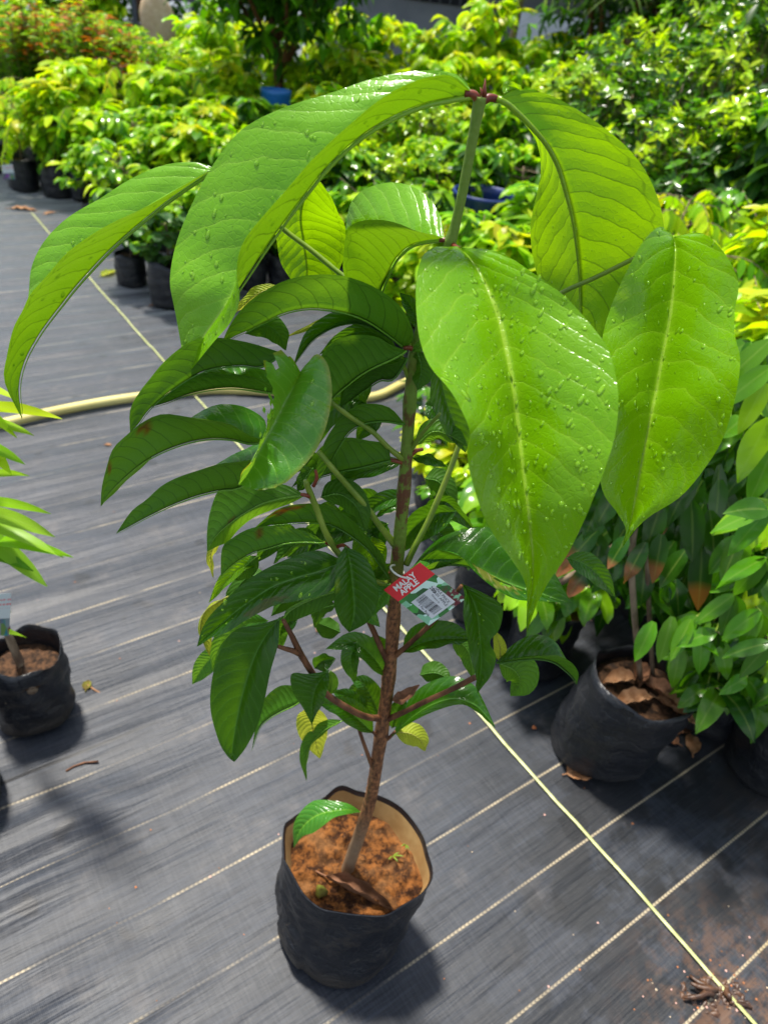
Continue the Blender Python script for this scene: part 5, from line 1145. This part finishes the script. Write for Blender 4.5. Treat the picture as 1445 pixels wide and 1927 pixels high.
# slanting bare branch behind the right leaf
b = MB(); b.tube(crom([at(1035, 1105, 1.25), at(1115, 1062, 1.22), at(1165, 1020, 1.2), at(1200, 975, 1.2), at(1225, 930, 1.22)], 24), .0085, 8, rough=.1)
tag(b.build('stick', M['greybark']), 'pale bare stick slanting up behind the tip of the right leaf', 'stick')
# more bags around the leaning one
for i, (px, py, rr, hh, lab) in enumerate([(1010, 1290, .085, .22, 'black bag of dark soil directly left of the leaning bag'), (905, 1195, .08, .2, 'black bag partly hidden by the price tag and hanging leaf'), (1330, 1345, .10, .17, 'low black bag behind the leaning bag, under the glossy leaves')]):
    g = gp(px, py); rt = empty('potted_seedling', (g[0], g[1] + rr, 0), 0, lab, 'potted plant', 'bags around the leaning bag')
    bag_mesh(rr, hh, 70 + i).build('grow_bag', M['bag'], rt); soil_mesh(rr * .92, hh - .03, 70 + i).build('soil', M['darksoil'], rt)
    f, s = fol_hanging(.5, 300 + i, .16, 14, .10, .045, (MIDG, BRI), BRI, .0, ns=5); s.build('stem', M['greybark'], rt); f.build('foliage', M['folgloss'], rt)

# ---- mango-like sapling cut off by the left edge
lo = gp(70, 1400); LPX = np.array([lo[0] - .032, lo[1] + .075, 0]); lp_ = empty('narrow_leaved_sapling', tuple(LPX), 0, 'sapling with long narrow leaves in a worn black bag, cut off by the left edge', 'potted plant')
bag_mesh(.076, .205, 91, (-.003, 0), 1.2).build('grow_bag', M['bagdusty'], lp_); soil_mesh(.070, .155, 91).build('soil', M['darksoil'], lp_)
b = MB(); b.tube([q - LPX for q in crom([gp(62, 1300, .15), at(42, 1255, LPX[1]), at(15, 1190, LPX[1] + .0), at(-30, 1060, LPX[1]), at(-60, 880, LPX[1] - .02), at(-60, 740, LPX[1] - .02)], 24)], list(np.linspace(.0105, .005, 25)), 10); b.build('stem', M['greybark'], lp_)
# clear film caught on the stem
f = MB(); LG = (.24, .46, .03)
for (x, y, dx, dy, W, c) in [(-60, 770, 170, 10, .022, LIME), (-50, 760, 80, 60, .02, LIME), (-50, 790, 110, 25, .022, BRI), (-60, 800, 80, 90, .03, LIME), (-50, 830, 95, 40, .022, BRI), (-60, 850, 65, 10, .02, LIME), (-60, 945, 150, 15, .022, BRI), (-50, 960, 150, 45, .034, LG), (-60, 975, 175, 70, .03, LG),
        (-60, 985, 145, 115, .042, LG), (-60, 1020, 190, 20, .028, BRI), (-60, 1030, 120, 40, .03, MIDG), (-50, 1180, 95, 15, .018, BRI), (-60, 900, 110, -10, .02, BRI), (-60, 1090, 80, 60, .025, MIDG), (-60, 720, 90, 30, .02, LIME)]:
    Y = LPX[1] - .05; p = at(x, y, Y); q = at(x + dx, y + dy, Y - .03); L = np.linalg.norm(q - p); leafq(f, p - LPX, q - p + np.array([0, 0, .25 * L]), (.1, -.5, 1), L * 1.04, W * .8, .5, .22, vary(c, r, .08), ns=8)
f.build('foliage', M['fol'], lp_)
t = NT('tag_photo'); uv = t.coord('UV'); us = t.sep(uv); vv = t.n('ShaderNodeTexVoronoi'); t.L(uv, vv.inputs['Vector']); vv.inputs['Scale'].default_value = 5
fl = t.mix(.75, vv.outputs['Color'], (.01, .03, .05)); c_ = t.mix(t.ramp(us[1], .42, .44), fl, (.55, .62, .60)); rdm = t.math('MULTIPLY', t.ramp(t.math('SINE', t.math('MULTIPLY', us[1], 60)), .3, .5), t.ramp(t.noise(t.mapping(uv, scale=(14, 3, 1)), 1.5, 2), .45, .55))
c_ = t.mix(t.math('MULTIPLY', rdm, t.math('MULTIPLY', t.ramp(us[1], .66, .68), t.ramp(us[1], .93, .90))), c_, (.65, .04, .04)); M['tagphoto'] = t.done(t.pbsdf(c_, .3, .5))
def hangtag(P4, label, name='plant_label', cat='tag'):
    P4 = [np.array(p) for p in P4]; n = unit(np.cross(P4[1] - P4[0], P4[3] - P4[0])) * .0005; b = MB()
    b.add([p for p in P4] + [p + n for p in P4], [(0, 1, 2, 3), (7, 6, 5, 4), (0, 4, 5, 1), (1, 5, 6, 2), (2, 6, 7, 3), (3, 7, 4, 0)], [(0, 0), (1, 0), (1, 1), (0, 1)] * 2)
    return tag(b.build(name, M['tagphoto'], smooth=False), label, cat)
Yt = LPX[1] - .09
hangtag([at(-25, 1195, Yt), at(18, 1196, Yt), at(22, 1116, Yt - .01), at(-25, 1120, Yt - .01)], 'white plant label with red lettering hanging at the left edge above the bag')
hangtag([at(8, 338, 4.72), at(30, 337, 4.72), at(24, 309, 4.72), at(3, 311, 4.72)], 'small white and pink label on the first far-left black bag')
# second bag at the left edge below
g = gp(-60, 1560); rt = empty('potted_seedling', (g[0] - .045, g[1] + .05, 0), 0, 'black bag at the left edge just below the narrow-leaved sapling', 'potted plant'); bag_mesh(.085, .2, 95).build('grow_bag', M['bagdusty'], rt); soil_mesh(.078, .17, 95).build('soil', M['darksoil'], rt)

# ---- extra black bags standing in the far rows (their saplings rise behind the leaves)
# blue drums among the plants
def drum(name, c, r_, h, label, mat):
    b = MB(); n = 32; V = []; pr = [(0, .96), (.03, 1), (.3, 1), (.33, 1.03), (.36, 1), (.64, 1), (.67, 1.03), (.70, 1), (.95, 1), (.97, 1.04), (1, 1.04), (1, .95), (.93, .95), (.1, .93)]
    for t_, q in pr:
        for k in range(n): a = 2 * pi * k / n; V.append([c[0] + cos(a) * r_ * q, c[1] + sin(a) * r_ * q, h * t_])
    F = [(i * n + k, i * n + (k + 1) % n, (i + 1) * n + (k + 1) % n, (i + 1) * n + k) for i in range(len(pr) - 1) for k in range(n)]; F.append(tuple((len(pr) - 1) * n + k for k in range(n))); b.add(V, F)
    return tag(b.build(name, mat), label, 'drum')
M['blue'] = simple('blue_plastic', (.002, .016, .11), (.003, .024, .15), 8, .4, .5, .1)
M['blue2'] = simple('light_blue_plastic', (.01, .14, .42), (.02, .18, .5), 8, .4, .5, .1)
p = at(915, 362, 4.1); drum('plastic_drum', (p[0], p[1], 0), .17, p[2], 'dark blue plastic drum behind the upper stem', M['blue'])
p = at(519, 168, 5.6); drum('plastic_drum', (p[0], 5.6, 0), .10, p[2], 'light blue plastic drum just above the arching top leaf', M['blue2'])

# ---- trees and structures at the back
def tree_back(name, loc, h, rx, nl, seed, label, group, cols=(DRK, MIDG), L=.16, W=.06, trunk_r=.05, fork=.45, zlow=.35):
    r = random.Random(seed); root = empty(name, loc, 0, label, 'tree', group); s = MB(); f = MB(); tips = []
    pts = stemtube(s, (0, 0, 0), (r.uniform(-.1, .1), r.uniform(-.1, .1), h * fork), trunk_r, trunk_r * .7, .04, r, 8)
    for k in range(9):
        a = k * 2.4; e = pts[-1] + np.array([cos(a) * rx * .75, sin(a) * rx * .75, h * (1 - fork) * r.uniform(.3, .95)]); bp = stemtube(s, pts[-1 - (k % 3)], e, trunk_r * .5, trunk_r * .12, .1, r, 6); tips += bp[2:]
    for i in range(nl):
        th = r.uniform(0, 6.28); u = r.random() ** .5; zz = r.random(); R = rx * sqrt(max(.1, 1 - (2 * zz - 1) ** 2)) * (1 + .3 * sin(3 * th + zz * 7 + seed)); p = np.array([cos(th) * R * u, sin(th) * R * u, h * (zlow + (1 - zlow) * zz)])
        if r.random() < .5: p = tips[r.randrange(len(tips))] + np.array([r.gauss(0, .18), r.gauss(0, .18), r.gauss(0, .15)])
        la = r.uniform(0, 6.28)
        for m_ in range(3): leafq(f, p, (cos(la + m_ * 2), sin(la + m_ * 2), r.uniform(-.8, .4)), (r.uniform(-.3, .3), r.uniform(-.3, .3), 1), L * r.uniform(.7, 1.2), W, r.uniform(.3, 1.2), .2, vary(r.choice(cols), r), ns=2)
    s.build('trunk', M['bark'], root); f.build('crown', M['fol'], root); return root
q = at(520, 100, 6.1)
tree_back('small_tree', (q[0], 6.1, 0), 2.3, .75, 700, 401, 'small dark tree with a forked trunk rising behind the arching leaf', None, trunk_r=.045, fork=.42, zlow=.5)
q = at(965, 60, 7.6)
b = MB(); b.tube([(q[0] - .02, 7.6, 0), (q[0], 7.6, .9), (q[0] + .03, 7.6, 1.7), (q[0] + .05, 7.6, 2.4)], [.035, .03, .026, .02], 8, rough=.1); tag(b.build('wooden_stake', M['greybark']), 'thin bare wooden stake standing in front of the grey shed', 'stake')
def hedge_far():
    base = tree_back('background_tree', (-8, 14, 0), 4.2, 1.5, 900, 402, 'x', 'trees at the far edge of the nursery', (DRK, MIDG, MIDG), .26, .10, .09, .3, .08)
    for i, x in enumerate(np.linspace(-9.5, 9.5, 13)):
        o = base if i == 0 else copy_tree(base); o.location = (x, 13.5 + (i % 3) * .8, 0); o.rotation_euler = (0, 0, i * 1.7); o['label'] = 'dark leafy tree in the far background line, %s counted from the left' % ORD[i]
hedge_far()
base2 = tree_back('background_tree', (0, 0, 0), 2.6, .9, 900, 403, 'x', 'dark trees behind the right hedge', (DRK, (.02, .06, .015), MIDG), .14, .05, .06, .3, .12)
for i, (x, y) in enumerate([(1.35, 7.4), (2.3, 7.2), (3.2, 7.0), (2.8, 5.6), (2.5, 4.6)]):
    o = base2 if i == 0 else copy_tree(base2); o.location = (x, y, 0); o.rotation_euler = (0, 0, i * 2.1); o['label'] = 'dark small-leaved tree behind the dense right hedge, %s counted from the left' % ORD[i]
def palm(loc, h, label, seed):
    r = random.Random(seed); root = empty('palm', loc, 0, label, 'palm'); s = MB(); f = MB(); s.tube([(0, 0, 0), (0, 0, h * .5), (.03, 0, h * .75)], [.09, .08, .07], 10, rough=.1)
    for k in range(15):
        a = k * 2.4; d = unit([cos(a), sin(a), 1.3]); p = np.array([.03, 0, h * .75]); path = [p]
        for i in range(16):
            d = unit(d + np.array([0, 0, -.10])); p = p + d * .085; path.append(p); side = unit(np.cross(d, (0, 0, 1)))
            for sg in (-1, 1): leafq(f, p, side * sg + d * .8 + np.array([0, 0, -.25]), (0, 0, 1), .34, .022, .5, .1, vary((.16, .24, .06), r), ns=3)
        s.tube(path, list(np.linspace(.012, .003, len(path))), 5)
    s.build('trunk', M['greybark'], root); f.build('fronds', M['fol'], root)
q = at(1255, -40, 7.6); palm((q[0], 7.6, 0), 1.75, 'palm with thin feathery fronds behind the right hedge', 8)

def shed():
    root = empty('grey_shed', (0.9, 11, 0), 0, 'long grey shed with a corrugated roof and a barred window at the very top', 'building')
    wall = simple('grey_painted_wall', (.22, .23, .26), (.27, .28, .31), 3, .7, .3, .2); roofm = simple('corrugated_roof', (.42, .45, .50), (.52, .55, .60), 3, .4, .5, .1); dk = simple('dark_interior', (.01, .012, .02), (.02, .022, .03), 3, .6, .3, .1); wht = simple('white_panel', (.55, .57, .62), (.65, .67, .72), 3, .6, .3, .1)
    b = MB(); b.box((0, .15, 1.3), (5.2, .2, 2.6)); b.build('wall', wall, root, smooth=False)
    b = MB(); n = 80; V = []; 
    for i in range(n + 1):
        x = -2.9 + 5.8 * i / n; z = .03 * cos(i * pi / 2)
        V += [(x, -.75, 1.66 + z), (x, .9, 2.3 + z), (x, .9, 2.28 + z), (x, -.75, 1.64 + z)]
    F = [(i * 4 + k, i * 4 + (k + 1) % 4, i * 4 + 4 + (k + 1) % 4, i * 4 + 4 + k) for i in range(n) for k in range(4)]; b.add(V, F); b.build('roof', roofm, root, smooth=False)
    b = MB(); b.box((-1.05, .03, 1.5), (1.1, .04, .55)); w = b.build('window', dk, root, smooth=False)
    b = MB()
    for i in range(9): b.box((-1.55 + i * .125, -.01, 1.5), (.018, .02, .55))
    b.box((-1.05, -.012, 1.5), (1.12, .03, .02)); b.build('bars', simple('window_bars', (.10, .11, .13), (.15, .16, .18), 5, .5, .4, .1), w, smooth=False)
    pq = at(1055, 60, 10.2); b = MB(); b.box((pq[0] - .9, -.8, pq[2] - .2), (1.0, .05, .7)); b.build('panel', wht, root, smooth=False)
shed()
def rack():
    q = at(310, 30, 8.6); root = empty('metal_rack', (q[0], 8.6, 0), 0, 'dark blue-grey metal rack with empty shelves at the top left', 'rack'); m_ = simple('dark_steel', (.03, .04, .07), (.05, .06, .10), 5, .5, .5, .1)
    for x in (-.9, -.3, .3, .95):
        b = MB(); b.box((x, 0, .6), (.04, .04, 1.2)); b.box((x, .6, .6), (.04, .04, 1.2)); b.build('leg', m_, root, smooth=False)
    for z in (.25, .72, 1.02):
        b = MB(); b.box((.02, .3, z), (2.0, .66, .035)); b.build('shelf', m_, root, smooth=False)
    b = MB(); c = at(296, 36, 8.3)
    for_ = MB(); n = 20; V = []
    for i in range(11):
        t = i / 10; rr = .17 * sin(pi * (.12 + .8 * t)) ** .7
        for k in range(n): a = 2 * pi * k / n; V.append([c[0] + cos(a) * rr * (1 + .12 * sin(3 * a + 4 * t)), 8.3 + sin(a) * rr * .5, c[2] - .27 + .5 * t])
    for_.add(V, [(i * n + k, i * n + (k + 1) % n, (i + 1) * n + (k + 1) % n, (i + 1) * n + k) for i in range(10) for k in range(n)] + [tuple(range(n - 1, -1, -1)), tuple(10 * n + k for k in range(n))])
    tag(for_.build('cloth_sack', simple('cream_sack', (.50, .36, .22), (.62, .48, .32), 12, .8, .2, .4)), 'cream cloth sack hanging in front of the metal rack', 'sack')
rack()

# crumpled black plastic by the right hedge
b = MB(); q = gp(1380, 410); n = 30; V = []
for i in range(n):
    for j in range(n):
        x = (i / (n - 1) - .5) * .7; y = (j / (n - 1) - .5) * .3; V.append([q[0] + x, q[1] + y, .01 + .07 * abs(sin(i * .5 + 1.3 * sin(j * .4))) * sin(pi * j / (n - 1)) + .02 * sin(i * 1.7 + j)])
b.add(V, [(i * n + j, (i + 1) * n + j, (i + 1) * n + j + 1, i * n + j + 1) for i in range(n - 1) for j in range(n - 1)])
tag(b.build('plastic_sheet', M['bag']), 'crumpled black plastic sheet lying at the foot of the right hedge', 'plastic sheet')

# ---- litter on the mat
lit = [(1092, 1452, .07, .075, 20, M['dry'], 'pale tan dead leaf lying against the foot of the leaning bag'), (1300, 1400, .06, .04, 80, M['dry'], 'curled tan dead leaf lying under the lower right shrub'), (1255, 1390, .055, .035, 150, M['dryb'], 'brown dead leaf rolled up behind the leaning bag'),
       (1290, 1372, .05, .035, 40, M['dryb'], 'dark curled dead leaf beside the rolled one'), (45, 395, .16, .05, 10, M['dry'], 'large tan dead leaf at the far end of the twine'), (95, 402, .08, .03, 60, M['dry'], 'smaller tan dead leaf right of the large one far left'), (205, 838, .022, .014, 10, M['dry'], 'small orange leaf scrap below the yellow hose'),
       (210, 655, .0, .0, 0, None, ''), (165, 1290, .03, .022, 100, M['moss'], 'small yellowish leaf with a stalk lying right of the left bag'), (295, 574, .06, .03, 40, M['dry'], 'tan leaf scrap at the foot of the second mat-edge bag'), (205, 515, .11, .05, 70, M['yellow'], 'yellow dead leaf beside the twine near the far bags')]
for i, (x, y, L, W, rz, mt, lab) in enumerate(lit):
    if L: p = gp(x, y, .003); dryleaf('fallen_leaf', [p[0], p[1], .003], L, W, radians(rz), .5, mt, lab, 20 + i, .15, cat='fallen leaf')
for (ox, oy, oz, L, W, rz, i) in [(.575, 1.05, .235, .09, .045, 20, 0), (.63, 1.08, .238, .10, .05, 140, 1), (.66, 1.04, .232, .09, .05, -40, 2), (.60, 1.13, .236, .08, .045, 80, 3), (.55, 1.10, .235, .08, .045, 200, 4)]:
    dryleaf('fallen_leaf', [ox, oy, oz], L, W, radians(rz), .8, M['dry'] if i % 2 == 0 else M['dryb'], ['curled tan dead leaf nearest the front rim of the leaning bag', 'brown dead leaf in the middle of the leaning bag', 'folded tan-brown dead leaf at the right rim of the leaning bag', 'dead leaf behind the stems in the leaning bag', 'orange-brown dead leaf at the left rim of the leaning bag'][i], 50 + i, .4, group='dead leaves in the leaning bag', cat='dead leaf')
def twig(pix, r_, mat, label):
    b = MB(); b.tube([gp(x, y, r_ + .001) + np.array([0, 0, .002]) for x, y in pix], r_, 6); tag(b.build('twig', mat), label, 'twig')
twig([(125, 1452), (140, 1443), (160, 1436), (186, 1434)], .0022, M['bark'], 'thin red-brown twig on the mat below the left bag')
twig([(166, 1290), (180, 1300), (195, 1308)], .0018, M['dry'], 'pale short twig touching the yellowish fallen leaf')
twig([(585, 1135), (594, 1160), (596, 1190)], .002, M['dry'], 'pale twig lying on the mat behind the small bitten leaf')
# muddy dead plant clump pinning the twine at the lower right
b = MB(); r = random.Random(12); c = gp(1350, 1868, 0)
for i in range(5):
    a = r.choice((2.6, -.5, 1.2, 3.4, .2)) + r.uniform(-.5, .5); L = r.uniform(.02, .075); pts = [[c[0] + r.uniform(-.02, .02), c[1] + r.uniform(-.015, .015), .004 + .012 * r.random()]]
    for k in range(4): a += r.uniform(-.5, .5); pts.append([pts[-1][0] + cos(a) * L / 4, pts[-1][1] + sin(a) * L / 4, max(.003, pts[-1][2] + r.uniform(-.006, .004))])
    b.tube(pts, [.004 * r.uniform(.5, 1.2), .0055, .005, .004, .002], 7, rough=.9)
for i in range(70):
    q = [c[0] + r.gauss(0, .026), c[1] + r.gauss(0, .013), .003]; w = r.uniform(.002, .008); b.add([(q[0] + w * (1 + .4 * sin(k * 2.3 + i)) * cos(k * 1.047), q[1] + w * (1 + .4 * sin(k * 2.3 + i)) * sin(k * 1.047), .001) for k in range(6)] + [(q[0], q[1], .003 + w * r.uniform(.4, 1.0))], [(k, (k + 1) % 6, 6) for k in range(6)])
tag(b.build('dead_root_clump', simple('wet_mud_root', (.035, .015, .008), (.10, .045, .02), 60, .45, .5, .8, .003)), 'muddy brown clump of dead roots pinned over the twine at the lower right', 'root clump')
# crumbs of soil and bits
b = MB(); r = random.Random(31)
for i in range(130):
    x, y = r.uniform(60, 1445), r.uniform(700, 1920)
    if r.random() < .5: x, y = r.gauss(1330, 70), r.gauss(1850, 50)
    p = gp(x, y); q = r.uniform(.0008, .0028); a = r.random() * 6; V = [(p[0] + q * cos(a + k * 2 * pi / 5), p[1] + q * sin(a + k * 2 * pi / 5), .0004 + max(0, gz(p[0], p[1]))) for k in range(5)] + [(p[0], p[1], .0004 + max(0, gz(p[0], p[1])) + q * .8)]
    c_ = r.choice([(.40, .14, .05), (.30, .12, .05), (.45, .36, .25), (.16, .07, .03), (.5, .3, .25)]); b.add(V, [(k, (k + 1) % 5, 5) for k in range(5)], None, c_ + (1,))
t = NT('soil_crumbs'); cr = t.done(t.pbsdf(t.n('ShaderNodeAttribute', attr='tint').outputs['Color'], .8, .3)); tag(b.build('soil_crumbs', cr), 'scattered tiny crumbs of orange soil and plant bits on the black mat', 'crumbs', kind='stuff')
lump('clay_pellet', gp(1004, 1370, 0), .005, M['hose'] if False else simple('orange_clay', (.4, .12, .04), (.5, .18, .07), 30, .8, .2, .3), 'tiny orange clay pellet on the mat left of the leaning bag', 'pellet', 9)
tree['label'] = 'young fruit tree with huge wet green top leaves, growing in a black bag'
